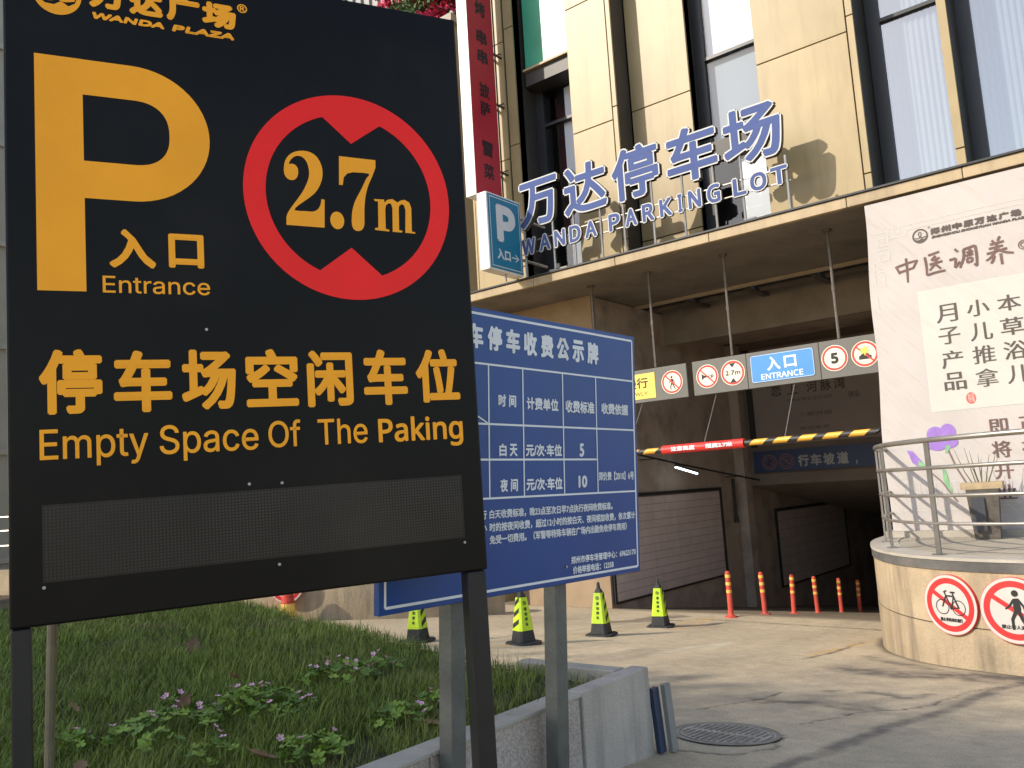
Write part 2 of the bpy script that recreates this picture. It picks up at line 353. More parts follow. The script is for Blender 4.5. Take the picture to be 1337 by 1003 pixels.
def ground():
    xs = axis(-60, -8.4, .6, 40, .03, 1.2); ys = axis(-40, 3.9, 13.2, 40, .03, .6)
    X, Y = np.meshgrid(xs, ys, indexing='xy')
    Z = np.interp(Y, [-50, 3, 12, 13, 40, 60], [.72, .72, 0, 0, -3.6, -3.6])
    Z += (fbm(X, Y, .8, 3)-.5)*.02
    wx = X+(fbm(X, Y, 3, 11)-.5)*.35; wy = Y+(fbm(X, Y, 3, 21)-.5)*.35
    base = np.stack([np.full(X.shape, v) for v in (.315, .285, .235)], -1)
    n1 = fbm(X, Y, .5, 5); n2 = fbm(X*1.0, Y*.35, 2.2, 6); n3 = fbm(X, Y, 8, 7)
    base *= (.80+.38*n1+.22*(n2-.5)+.2*(n3-.5))[..., None]*np.array([1.56, 1.40, 1.15])
    def mixin(mask, col, amt):
        nonlocal base
        k = np.clip(mask, 0, 1)[..., None]*amt; base = base*(1-k)+np.array(col)*k
    blob = lambda pts, wd, soft: np.clip((wd-seg_dist(wx, wy, pts))/soft, 0, 1)
    fine = np.clip((fbm(X, Y, 9, 31)-.36)*4, 0, 1)
    mixin(blob([(-2.75, 8.5), (-2.2, 8.55), (-1.38, 8.75), (.5, 8.8)], .34, .22)*(.5+.5*fine), (.085, .075, .065), .85)
    mixin(blob([(-2.95, 9.6), (-2.2, 9.0), (-1.2, 8.8)], .22, .2)*(.4+.6*fine), (.10, .09, .075), .8)
    mixin(blob([(-2.83, 6.47), (-2.55, 6.7), (-2.24, 6.62), (-2.1, 6.58)], .16, .12)*(.35+.65*fine), (.09, .08, .07), .8)
    mixin(blob([(-2.56, 7.18), (-2.29, 7.34), (-2.07, 7.33), (-1.91, 7.53)], .13, .12)*fine, (.10, .09, .08), .75)
    mixin(blob([(-1.0, 7.6), (-.5, 7.8)], .2, .15)*fine, (.10, .09, .08), .6)
    st = [(-2.05, 4.0), (-1.976, 4.575), (-1.913, 4.906), (-1.848, 5.385), (-1.806, 5.804), (-1.763, 6.158), (-1.643, 6.539), (-1.569, 7.043), (-1.537, 7.571), (-1.464, 8.195), (-1.381, 8.6)]
    mixin(np.clip((.075-seg_dist(X+(fbm(X, Y, 5, 41)-.5)*.09, Y, st))/.045, 0, 1)*(.6+.4*fine), (.10, .09, .08), .75)
    jx = X+(fbm(X, Y, 12, 51)-.5)*.07; jy = Y+(fbm(X, Y, 12, 52)-.5)*.07
    crk = np.zeros(X.shape)
    for pts, wd in (([(-3.1, 5.88), (-3.018, 6.117), (-2.928, 6.372), (-2.872, 6.673), (-2.883, 6.992)], .018),
                    ([(-2.28, 5.81), (-2.193, 6.108), (-2.082, 6.492), (-1.874, 6.724), (-1.759, 7.041), (-1.685, 7.618), (-1.592, 7.982), (-1.45, 8.3)], .017),
                    ([(-6.417, 12.486), (-5.809, 12.502), (-5.137, 12.493), (-4.324, 12.419), (-3.6, 12.381)], .035),
                    ([(-3.455, 9.017), (-3.404, 9.688), (-3.422, 10.316), (-3.441, 11.014)], .03),
                    ([(-2.617, 4.629), (-2.283, 4.752), (-2.16, 5.033), (-2.25, 5.393), (-2.474, 5.56)], .02),
                    ([(-1.4, 8.6), (-.9, 8.0), (-.6, 7.6)], .025), ([(-7.2, 11.9), (-6.9, 12.2), (-6.6, 12.3)], .05)):
        crk = np.maximum(crk, np.clip((wd-seg_dist(jx, jy, pts))/.012, 0, 1)*(.5+.5*fine))
    mixin(crk, (.05, .043, .036), .85); Z -= crk*.008
    wear = np.clip((fbm(X, Y, 5, 61)-.42)*5, 0, 1)
    yl = np.maximum.reduce([np.clip((.055-seg_dist(X, Y, p))/.02, 0, 1) for p in
         ([(-3.52, 9.3), (-3.489, 9.94), (-3.44, 10.579), (-3.38, 11.442)], [(-6.87, 7.5), (-6.865, 7.977), (-6.80, 8.731), (-6.76, 10.291), (-6.537, 11.417), (-6.407, 12.5)],
          [(-6.12, 11.1), (-6.29, 12.7)])])
    mixin(yl*(.25+.75*wear), (.58, .36, .12), .75)
    arx = (X+4.86); ary = (Y-9.75)
    arr = ((np.abs(X+4.80+.0*ary) < .17*np.clip((10.45-Y)/1.1, 0, 1)) & (Y > 9.35)).astype(float)
    arr = np.maximum(arr, ((np.abs(X+4.93) < .06) & (Y > 8.3) & (Y < 9.4)).astype(float))
    mixin(arr*(.3+.7*wear), (.62, .56, .42), .8)
    mixin(np.clip((.22-seg_dist(wx, wy, [(-7.5, 11.7), (-7.1, 12.4), (-6.9, 12.6)]))/.1, 0, 1), (.14, .11, .085), .7)
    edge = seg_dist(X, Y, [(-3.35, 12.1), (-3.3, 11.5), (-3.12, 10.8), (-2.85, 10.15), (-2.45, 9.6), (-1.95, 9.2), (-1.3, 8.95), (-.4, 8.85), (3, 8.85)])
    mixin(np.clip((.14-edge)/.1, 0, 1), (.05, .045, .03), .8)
    tire = np.clip(fbm(X*3, Y*.3, 1.2, 71)*2-.85, 0, 1); mixin(tire, (.17, .15, .125), .35)
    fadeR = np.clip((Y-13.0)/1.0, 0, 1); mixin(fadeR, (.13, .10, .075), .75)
    nx, ny = len(xs), len(ys)
    V = np.stack([X, Y, Z], -1).reshape(-1, 3)
    i = np.arange(nx*ny).reshape(ny, nx); Fq = np.stack([i[:-1, :-1], i[:-1, 1:], i[1:, 1:], i[1:, :-1]], -1).reshape(-1, 4)
    me = bpy.data.meshes.new('road'); me.vertices.add(len(V)); me.vertices.foreach_set('co', V.ravel())
    me.loops.add(Fq.size); me.loops.foreach_set('vertex_index', Fq.ravel().astype(np.int32)); me.polygons.add(len(Fq))
    me.polygons.foreach_set('loop_start', np.arange(0, Fq.size, 4, dtype=np.int32)); me.update(calc_edges=True); me.shade_smooth()
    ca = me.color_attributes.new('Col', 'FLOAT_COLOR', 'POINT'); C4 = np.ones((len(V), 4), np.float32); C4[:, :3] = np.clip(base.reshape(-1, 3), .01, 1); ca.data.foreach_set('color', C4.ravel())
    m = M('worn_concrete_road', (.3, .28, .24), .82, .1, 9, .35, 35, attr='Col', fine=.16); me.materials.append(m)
    o = bpy.data.objects.new('road', me); COL.objects.link(o); o['kind'] = 'structure'
    o['label'] = 'worn cement driveway with cracks and stains sloping down to the car park'
ground()

# manhole cover
th = thing('manhole_cover', 'round rusty manhole cover set in the cracked driveway', 'manhole cover', (-2.55, 5.2, gz(5.2)+.012))
F = Fr((-2.55, 5.2, gz(5.2)+.001), (1, 0, 0), (0, 1, -.08))
mh1 = M('cast_iron_dull', (.42, .37, .30), .8, .2, 12, .3, 60); mh2 = M('cast_iron_gap', (.25, .22, .18), .85, .2, 12)
i = Ink(F, .006); i.ring(0, 0, .345, .315); i.build('rim_gap', mh2, th)
i = Ink(F, .005); i.ring(0, 0, .335, 0, n=40); i.build('lid', mh1, th)
i = Ink(F, .009, .0002)
for k in range(-6, 7):
    for q in (-1, 1):
        h = math.sqrt(.27**2-(k*.04)**2)
        i.rect(k*.04-.008, .02 if q > 0 else -h, k*.04+.008, h if q > 0 else -.02)
i.ring(0, 0, .30, .288); i.build('raised_bars', M('cast_bar_worn', (.26, .23, .185), .8, .3, 14), th)

# ------------------------------------------------------------------ mall building
mall = thing('shopping_mall', 'beige clad shopping mall with recessed windows above the dark car park entrance', 'building', (-6, 13.5, 0))
def panel(x0, x1, y, z0, z1, nm='wall_panel', mat=beige, th_=.05):
    g = .009; return MB().box((x0+g, y, z0+g), (x1-g, y+th_, z1-g)).build(nm, mat, mall, bevel=.006)
ZJ = [6.12, 8.955, 11.515, 14.075, 16.6]; ZT = [6.12, 6.64, 9.2, 11.76, 14.3, 16.6]; ZR = [6.12, 6.66, 9.22, 11.78, 14.3, 16.6]
def column(x0, x1, y, zs):
    for a, b in zip(zs[:-1], zs[1:]): panel(x0, x1, y, a, b)
for x0, x1 in ((-11.05, -10.05), (-8.48, -7.56), (-4.78, -3.30)): column(x0, x1, 13.0, ZJ)
for x0, x1 in ((-10.02, -9.78), (-7.56, -7.45), (-3.30, -3.18), (-2.05, -1.91), (-.5, 1.2), (1.2, 3)): column(x0, x1, 13.0, ZT)
column(-7.44, -6.2, 13.5, ZR)
# dark backing and reveals
b = MB()
for x0, x1, y0, y1 in ((-11.05, -9.80, 13.06, 13.25), (-8.46, -7.47, 13.06, 13.25), (-4.76, -3.20, 13.06, 13.25), (-2.04, -1.92, 13.06, 13.3), (-.48, 3, 13.06, 13.25), (-7.42, -6.22, 13.56, 13.75)):
    b.box((x0, y0, 6.12), (x1, y1, 16.6))
b.box((-11.05, 14.6, 6.0), (3, 14.8, 16.6)); b.box((-11.05, 13.0, 16.6), (3, 20, 16.9))
b.build('backing_wall', darkclad, mall)
def reveal(x, y0, y1, z0=6.12, z1=16.55, t=.06): return MB().box((x-t, y0, z0), (x, y1, z1)).build('window_reveal', darkclad, mall)
reveal(-9.80, 13.055, 14.1); reveal(-8.40, 13.055, 14.1); reveal(-7.45, 13.055, 13.49); reveal(-6.22, 13.555, 14.1); reveal(-4.70, 13.055, 14.1)
reveal(-3.19, 13.055, 14.1); reveal(-1.98, 13.055, 14.1, t=.05); reveal(-1.915, 13.055, 14.1, t=.05); reveal(-.42, 13.055, 14.1)
def window(x0, x1, y, z0, z1, mull, left=.12, backs=None, right=.05, gm=None):
    m = MB(); d = .08
    m.box((x0, y-d/2, z0), (x0+left, y+d/2, z1)); m.box((x1-right, y-d/2, z0), (x1, y+d/2, z1))
    m.box((x0+left, y-d/2, z0), (x1-right, y+d/2, z0+.05)); m.box((x0+left, y-d/2, z1-.06), (x1-right, y+d/2, z1))
    wfr = m.build('window', framem, mall)
    edges = [z0+.05]+mull+[z1-.06]
    for zm in mull: MB().box((x0+left, y-.05, zm-.03), (x1-right, y+.05, zm+.03)).build('transom', framem, wfr)
    for a, c in zip(edges[:-1], edges[1:]):
        MB().add([(x0+left, y+.012, a), (x1-right, y+.012, a), (x1-right, y+.012, c), (x0+left, y+.012, c)], [(0, 1, 2, 3)]).build('pane', gm or G1, wfr)
    for (za, zb, xa, xb, mt, pleat) in backs or []:
        n = int((xb-xa)/.012) if pleat else 1
        vs = []; fs = []
        for k in range(n+1):
            xx = xa+(xb-xa)*k/n; yy = y+.09+(.018*math.sin(k*.012/.085*2*math.pi) if pleat else 0)
            vs += [(xx, yy, za), (xx, yy, zb)]
            if k: q = 2*k; fs.append((q-2, q, q+1, q-1))
        MB().add(vs, fs).build('curtain' if pleat else 'blind', mt, wfr, smooth=bool(pleat))
    return wfr
window(-9.80, -8.46, 13.72, 6.12, 10.55, [9.72], .2, [(6.2, 9.69, -9.2, -8.5, blindw, 0), (9.75, 10.45, -9.15, -8.5, blindw, 0)])
window(-6.22, -4.76, 13.9, 8.25, 16.4, [9.88], .18, [(9.92, 11.15, -6.03, -4.8, blindw, 0), (8.32, 9.84, -6.03, -4.8, blindg, 0), (11.4, 14.9, -6.03, -4.8, blindg, 0)])
window(-6.22, -4.76, 13.75, 6.12, 7.9, [], .2, [(6.2, 7.8, -5.55, -4.8, blindw, 0)])
MB().box((-6.2, 13.8, 7.9), (-4.77, 14.0, 8.25)).build('spandrel', darkclad, mall)
window(-3.18, -2.03, 13.75, 6.16, 16.4, [9.3], .2, [(6.2, 16, -2.96, -2.06, curtain, 1)], right=.01, gm=G2)
window(-1.92, -.46, 13.75, 6.16, 16.4, [9.3], .2, [(6.2, 16, -1.75, -.5, curtain, 1)], right=.01, gm=G2)
# green panel above the first window
MB().box((-9.72, 13.30, 10.86), (-8.5, 13.38, 14.2)).build('green_panel', greenp, mall, label='glossy green panel above the narrow left window')
MB().box((-9.74, 13.22, 10.80), (-8.5, 13.38, 10.845)).build('green_panel_sill', beige2, mall)
MB().box((-9.74, 13.30, 10.5), (-8.5, 13.8, 10.79)).build('lintel', darkclad, mall)
MB().box((-11.1, 13.0, 0), (-11.055, 26, 16.6)).build('side_wall', beige, mall)
# ledge
for k, (a, b_) in enumerate(((-11.05, -9.02), (-9.02, -7.25), (-7.25, -5.5), (-5.5, -3.36), (-3.36, -1.86), (-1.86, -.1), (-.1, 3))):
    MB().box((a+.004, 12.15, 5.93), (b_-.004, 12.24, 6.085)).build('ledge_stone', beige2, mall, bevel=.01)
MB().box((-11.05, 12.12, 6.09), (3, 13.05, 6.118)).build('ledge_flashing', framem, mall)
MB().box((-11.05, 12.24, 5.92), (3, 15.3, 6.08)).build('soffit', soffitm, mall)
MB().box((-11.05, 15.3, 5.86), (3, 15.38, 6.3)).build('soffit_trim', M('soffit_trim', (.42, .34, .25), .7, .1), mall)
MB().box((-11.05, 16.6, 5.55), (3, 20.0, 6.1)).build('inner_ceiling', inner, mall)
MB().box((-11.05, 16.5, 5.2), (3, 16.6, 6.2)).build('fascia_beam', M('fascia_beam', (.25, .215, .185), .8, .1, 2, dirt=(.1, .08, .06)), mall)
MB().box((-11.05, 15.38, 6.5), (3, 16.6, 6.6)).build('ceiling_void', darkm, mall)
for yy, zz, rd_ in ((15.62, 5.98, .05), (15.95, 5.93, .07), (16.25, 5.97, .045)):
    MB().tube([(-16, yy, zz), (3, yy, zz)], rd_, 8).build('duct_pipe', M('dull_pipe', (.12, .10, .08), .6, .2, 3), mall)
for x in (-8.9, -7.6, -6.3, -5.0, -3.9):
    MB().box((x-.07, 15.5, 5.84), (x+.07, 16.4, 5.9)).build('pipe_hanger', darkclad, mall)
# walls beside and inside the opening
MB().box((-11.05, 13.6, -.1), (-8.74, 13.75, 5.92)).build('front_wall', M('beige_front_wall', (.36, .26, .165), .85, .1, 1.5, .1, 30, dirt=(.17, .12, .08), dirt_amt=.5), mall)
MB().box((-8.95, 13.752, -4), (-8.74, 32, 5.9)).build('inner_left_wall', inner, mall)
MB().box((-3.0, 12.3, -4), (-2.8, 32, 5.9)).build('inner_right_wall', tunnelm, mall)
MB().box((-2.8, 12.6, 0), (3, 12.75, 5.9)).build('front_wall', tunnelm, mall)
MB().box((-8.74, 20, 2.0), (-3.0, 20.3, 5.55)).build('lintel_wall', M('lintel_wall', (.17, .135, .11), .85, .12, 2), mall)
v = [(-8.74, 20.3, 2.0), (-3, 20.3, 2.0), (-3, 32, .5), (-8.74, 32, .5)]
MB().add(v+[(x, y, z+.3) for x, y, z in v], [(0, 3, 2, 1), (4, 5, 6, 7)]).build('tunnel_ceiling', tunnelm, mall)
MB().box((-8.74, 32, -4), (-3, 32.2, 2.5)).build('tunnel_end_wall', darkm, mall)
MB().box((-8.738, 19.6, -1), (-8.5, 19.98, 5.5)).build('pilaster', inner, mall)
MB().tube([(-8.68, 19.3, 2.2), (-8.68, 19.3, 1.35)], .035, 8).tube([(-8.68, 19.3, 1.35), (-8.68, 19.3, 1.15)], [.035, .07], 8).build('downpipe', darkm, mall)
# framed tile panels on the inner left wall
def tile_board(y0, y1, z0, z1, lab, rows, cols):
    t = thing('framed_tile_board', lab, 'wall board', (-8.7, (y0+y1)/2, z0))
    Fl = Fr((-8.735, y0, z0), (0, 1, 0), (0, 0, 1)); W_, H_ = y1-y0, z1-z0
    m = MB(); f = .07
    for a, c in (((0, H_-f, .005), (W_, H_, .05)), ((0, 0, .005), (f, H_-f, .05)), ((W_-f, 0, .005), (W_, H_-f, .05)), ((f, 0, .005), (W_-f, .03, .05))): m.fbox(Fl, a, c)
    m.build('frame', darkm, t)
    MB().fbox(Fl, (f, .03, .004), (W_-f, H_-f, .018)).build('backing', M('grout_dark', (.26, .21, .195), .8), t)
    src = None
    for r in range(rows):
        for c in range(cols):
            off = 0
            u0_ = f+.01+(W_-2*f-.02)*c/cols+off; u1_ = f+.01+(W_-2*f-.02)*(c+1)/cols+off; v0 = .04+(H_-f-.05)*r/rows; v1 = .04+(H_-f-.05)*(r+1)/rows
            if src is None:
                src = MB().fbox(Fl, (0, 0, .019), (u1_-u0_-.010, v1-v0-.010, .023)).build('tile', tilem, t); base = (u0_, v0)
                src.location = Fl.p(u0_, v0)-Fl.o; first = src
            else:
                o = first.copy(); COL.objects.link(o); o.location = Fl.p(u0_, v0)-Fl.o+Fl.n*(random.random()*.002)
    return t
tb = tile_board(13.66, 18.62, -.02, 2.02, 'pale tiled board in a dark frame on the left inner wall nearest the entrance', 12, 9)
tb2 = tile_board(21.8, 27.5, -.7, 1.35, 'shadowed dark framed board deeper down the ramp wall', 8, 6)

# billboard and blue ramp sign on the lintel wall
bt = thing('wall_billboard', 'dim grey advertisement billboard on the wall high above the ramp', 'billboard', (-6.9, 19.95, 2.95))
Fb = Fr((-8.25, 19.93, 2.95), (1, 0, 0), (0, 0, 1))
MB().fbox(Fb, (0, 0, -.06), (3.2, 2.4, 0)).build('board', M('billboard_face', (.25, .205, .185), .7, .06), bt)
MB().fbox(Fb, (-.15, -.02, -.065), (-.005, 2.4, .03)).build('side_frame', darkm, bt)
i = Ink(Fb, .003)
for ch, x in zip('恋上河脉湾', (.48, .88, 1.35, 1.68, 2.0)): text(i, ch, (x, 1.18, x+.26, 1.45), bold=.006)
bk_ink = M('billboard_ink', (.07, .055, .05), .7); i.build('heading', bk_ink, bt)
text(i, '中央水景生活住宅区', (.85, 1.0, 1.95, 1.08)); text(i, '三期开盘', (1.1, .62, 1.9, .72)); text(i, '臻品', (2.3, .95, 2.55, 1.1)); text(i, '恭迎鉴赏', (1.1, .3, 1.8, .38))
text(i, '热线', (2.4, .15, 2.6, .22))
i.build('lettering', M('billboard_ink', (.07, .055, .05), .7), bt)
bs = thing('ramp_sign', 'dark blue ramp sign with two round symbols above the tunnel', 'sign', (-6.9, 19.9, 2.3))
Fs = Fr((-8.36, 19.88, 2.30), (1, 0, 0), (0, 0, 1))
MB().fbox(Fs, (0, 0, -.1), (3.6, .52, 0)).build('board', M('navy_board', (.022, .040, .105), .5, .08), bs)
def picto_ped(i, cx, cy, s, mi=0):
    i.ring(cx-.02*s, cy+.62*s, .13*s, 0, n=16, mi=mi)
    i.poly([(cx-.10*s, cy+.42*s), (cx+.10*s, cy+.44*s), (cx+.16*s, cy+.05*s), (cx+.13*s, cy-.10*s), (cx-.10*s, cy-.10*s), (cx-.13*s, cy+.1*s)], mi)
    i.stroke([(cx-.08*s, cy+.38*s), (cx-.25*s, cy+.13*s), (cx-.42*s, cy-.0*s)], [.1*s, .085*s, .06*s], mi)
    i.stroke([(cx+.08*s, cy+.38*s), (cx+.26*s, cy+.12*s), (cx+.30*s, cy-.15*s)], [.1*s, .085*s, .06*s], mi)
    i.stroke([(cx-.03*s, cy-.05*s), (cx-.20*s, cy-.38*s), (cx-.20*s, cy-.78*s)], [.15*s, .12*s, .09*s], mi)
    i.stroke([(cx+.06*s, cy-.05*s), (cx+.16*s, cy-.38*s), (cx+.38*s, cy-.78*s)], [.15*s, .12*s, .09*s], mi)
def picto_bike(i, cx, cy, s, mi=0, t=.035):
    i.ring(cx-.36*s, cy-.18*s, .30*s, (.30-t*.8)*s, n=30, mi=mi); i.ring(cx+.36*s, cy-.18*s, .30*s, (.30-t*.8)*s, n=30, mi=mi)
    for p in ([(-.36, -.18), (-.16, .26), (-.22, .42), (-.10, .46)], [(-.16, .26), (.18, .26)], [(.14, .40), (.18, .26), (.04, -.20), (-.16, .26)], [(.04, -.20), (.36, -.18), (.18, .26)], [(.04, .41), (.26, .41)]):
        i.stroke([(cx+x*s, cy+y*s) for x, y in p], t*s*1.4, mi)
    i.ring(cx+.04*s, cy-.2*s, .07*s, 0, n=12, mi=mi)
i = Ink(Fs, .002); i.ring(.40, .24, .185, .165); i.ring(.82, .24, .185, .165); i.ring(.40, .24, .13, .115); i.ring(.82, .24, .13, .115)
i.stroke([(.29, .33), (.51, .15)], .02); i.stroke([(.71, .33), (.93, .15)], .02); picto_bike(i, .82, .24, .12)
i.build('round_symbols', M('ramp_symbol_red', (.22, .085, .07), .5), bs)
i = Ink(Fs, .006); picto_ped(i, .40, .25, .14); i.build('walker', darkm, bs)
i = Ink(Fs, .002)
for ch, x in zip('行车坡道', (1.10, 1.40, 1.70, 2.02)): text(i, ch, (x, .09, x+.26, .37), bold=.012)
text(i, '，', (2.43, .06, 2.47, .16), bold=.005)
i.build('lettering', M('ramp_lettering', (.30, .30, .30), .5), bs)

# tube lights on a sloping cable tray
tr = thing('cable_tray', 'thin dark cable tray sloping down along the tunnel wall', 'cable tray', (-8.3, 18, 2.3))
MB().tube([(-8.3, 13.9, 2.80), (-8.3, 16, 2.55), (-8.3, 28, 1.27)], .02, 6).build('tray', darkm, tr)
m = MB()
for y in (15, 19, 23, 27): m.tube([(-8.3, y, 2.80-.108*(y-13.9)), (-8.73, y, 2.80-.108*(y-13.9))], .012, 6)
m.build('bracket', darkm, tr)
tubem = emit('cool_tube_glow', (.85, .95, 1), 2.6)
first = None
for (y0, z0, y1, z1), lb in zip(((15.71, 2.50, 16.66, 2.35), (20.76, 1.99, 21.71, 1.87), (25.97, 1.42, 27.04, 1.30)), ('lit tube light nearest the entrance on the left tunnel wall', 'lit tube light in the middle of the row below the blue ramp sign', 'lit tube light farthest down the dark tunnel')):
    t = thing('tube_light', lb, 'lamp', (-8.3, y0, z0), 'tube lights along the ramp')
    MB().tube([(-8.3, y0, z0), (-8.3, y1, z1)], .022, 8).build('tube', tubem, t); MB().tube([(-8.3, y0, z0+.035), (-8.3, y1, z1+.035)], .03, 6).build('housing', darkclad, t)

# ------------------------------------------------------------------ channel letters on the ledge
cl = thing('rooftop_letter_sign', 'large periwinkle blue Chinese and Latin letters on steel posts standing on the ledge', 'sign', (-6.7, 12.2, 6.12))
FL = Fr((0, 12.2, 0), (1, 0, 0), (0, 0, 1))
whiteedge = M('letter_white_edge', (.60, .60, .58), .8, .02, spec=.1)
letterside = M('letter_dark_side', (.075, .06, .055), .5, .1)
def chan(s, box, rad, font=None, d=.09, rim=.027):
    pts, P = fit(s, font, box, 0, rad)
    if not pts: return
    body = MB()
    for k in range(8):
        a = k*math.pi/4+.39; q = [(x+rad*math.cos(a), y+rad*math.sin(a)) for x, y in pts]
        prism(body, FL, q, P, -d, -.001*k-.002)
    L_ = body.build('letter', letterside, cl)
    i = Ink(FL, .001, .0003)
    for k in range(8): a = k*math.pi/4+.39; i.tris([(x+rad*math.cos(a), y+rad*math.sin(a)) for x, y in pts], P)
    i.build('letter_edge', whiteedge, L_)
    i = Ink(FL, .005, .0003); r2 = rad-rim
    for k in range(8): a = k*math.pi/4+.39; i.tris([(x+r2*math.cos(a), y+r2*math.sin(a)) for x, y in pts], P)
    i.build('letter_face', letterblue, L_)
for ch, bx in zip('万达停车场', ((-9.30, 7.04, -8.36, 7.97), (-8.27, 7.02, -7.31, 7.97), (-7.24, 7.0, -6.28, 7.97), (-6.17, 7.0, -5.22, 7.97), (-5.16, 7.02, -4.17, 7.97))): chan(ch, bx, .052)
def chanword(s, x0, x1, z0, z1):
    tot = sum((1.25 if c in 'WM' else .45 if c == 'I' else .85 if c in 'L' else 1.0) for c in s); g = (x1-x0)*.035; x = x0; k = (x1-x0-g*(len(s)-1))/tot
    for c in s:
        ww = (1.25 if c in 'WM' else .45 if c == 'I' else .85 if c in 'L' else 1.0)*k; chan(c, (x, z0, x+ww, z1), .032, 'noto', .05, .019); x += ww+g
chanword('WANDA', -9.28, -7.58, 6.54, 6.88); chanword('PARKING', -7.36, -5.24, 6.54, 6.88); chanword('LOT', -5.06, -4.15, 6.54, 6.86)
for x in (-9.22, -8.56, -8.10, -7.53, -7.06, -6.49, -5.92, -5.37, -4.90, -4.19):
    MB().tube([(x, 12.24, 6.12), (x, 12.24, 7.35 if x < -4.5 else 7.0)], .022, 8).tube([(x, 12.24, 6.118), (x, 12.24, 6.15)], .045, 8).build('support_post', steel, cl, smooth=False)
for z in (6.60, 6.82): MB().tube([(-9.3, 12.262, z), (-4.15, 12.262, z)], .014, 6).build('rail', steel, cl)
MB().box((-8.75, 12.3, 6.12), (-8.35, 12.5, 6.2)).box((-8.7, 12.4, 6.2), (-8.6, 12.45, 6.32)).build('junction_box', M('grey_box', (.4, .38, .34), .6), cl)

# ------------------------------------------------------------------ blade signs
pb = thing('parking_light_box', 'blue projecting light box with a white P and an arrow beside the letters', 'light box', (-9.3, 11.6, 6.12))
FP = Fr((-9.2, 11.14, 6.13), (0, 1, 0), (0, 0, 1))
MB().fbox(FP, (0, 0, -.23), (.99, 1.44, -.004)).build('casing', whitebright, pb, bevel=.02)
MB().fbox(FP, (.035, .035, -.003), (.955, 1.405, .006)).build('face', tealblue, pb)
i = Ink(FP, .008)
for a in ((.07, .07, .92, .085), (.07, 1.355, .92, 1.37), (.07, .085, .085, 1.355), (.905, .085, .92, 1.355)): i.rect(*a)
text(i, 'P', (.24, .55, .80, 1.26), 'noto', bold=.055)
text(i, '入口', (.22, .22, .60, .42), bold=.009); i.stroke([(.64, .31), (.80, .31)], .022); i.stroke([(.74, .38), (.83, .31), (.74, .24)], .022)
i.build('lettering', whitep, pb)
MB().tube([(-9.3, 12.1, 6.5), (-9.3, 13.0, 6.5)], .03, 8).tube([(-9.3, 12.1, 7.3), (-9.3, 13.0, 7.3)], .03, 8).tube([(-9.3, 11.7, 6.13), (-9.3, 11.7, 6.0)], .02, 6).build('bracket', steel, pb)

rs = thing('vertical_restaurant_sign', 'tall crimson vertical light box with a white edge and dark Chinese characters', 'sign', (-10.2, 12.3, 8.0))
FR = Fr((-10.1, 11.94, 7.95), (0, 1, 0), (0, 0, 1))
MB().fbox(FR, (0, 0, -.26), (.80, 7.6, -.003)).build('casing', M('white_sign_edge', (.9, .86, .78), .4, .02), rs)
MB().fbox(FR, (.012, .01, -.002), (.79, 7.6, .004)).build('face', crimson, rs)
i = Ink(FR, .007)
FRINV = 1
for ch, zc in (('菜', .55), ('冒', 1.02), ('萨', 1.86), ('披', 2.26), ('串', 2.98), ('串', 3.40), ('烤', 4.02), ('烤', 4.5)):
    text(i, ch, (.26, zc-.15, .58, zc+.17), bold=.012)
i.build('lettering', M('sign_dark_maroon', (.035, .012, .02), .5), rs)
m = MB()
for z in (8.6, 10.05, 11.15, 13): m.box((-10.3, 12.72, z), (-10.26, 13.04, z+.03)); m.box((-10.14, 12.72, z), (-10.10, 13.04, z+.03)); m.tube([(-10.28, 12.75, z), (-10.12, 13.0, z+.12)], .012, 6)
m.tube([(-10.12, 12.8, 8.0), (-10.12, 12.8, 15)], .018, 6)
m.build('bracket', darkclad, rs)

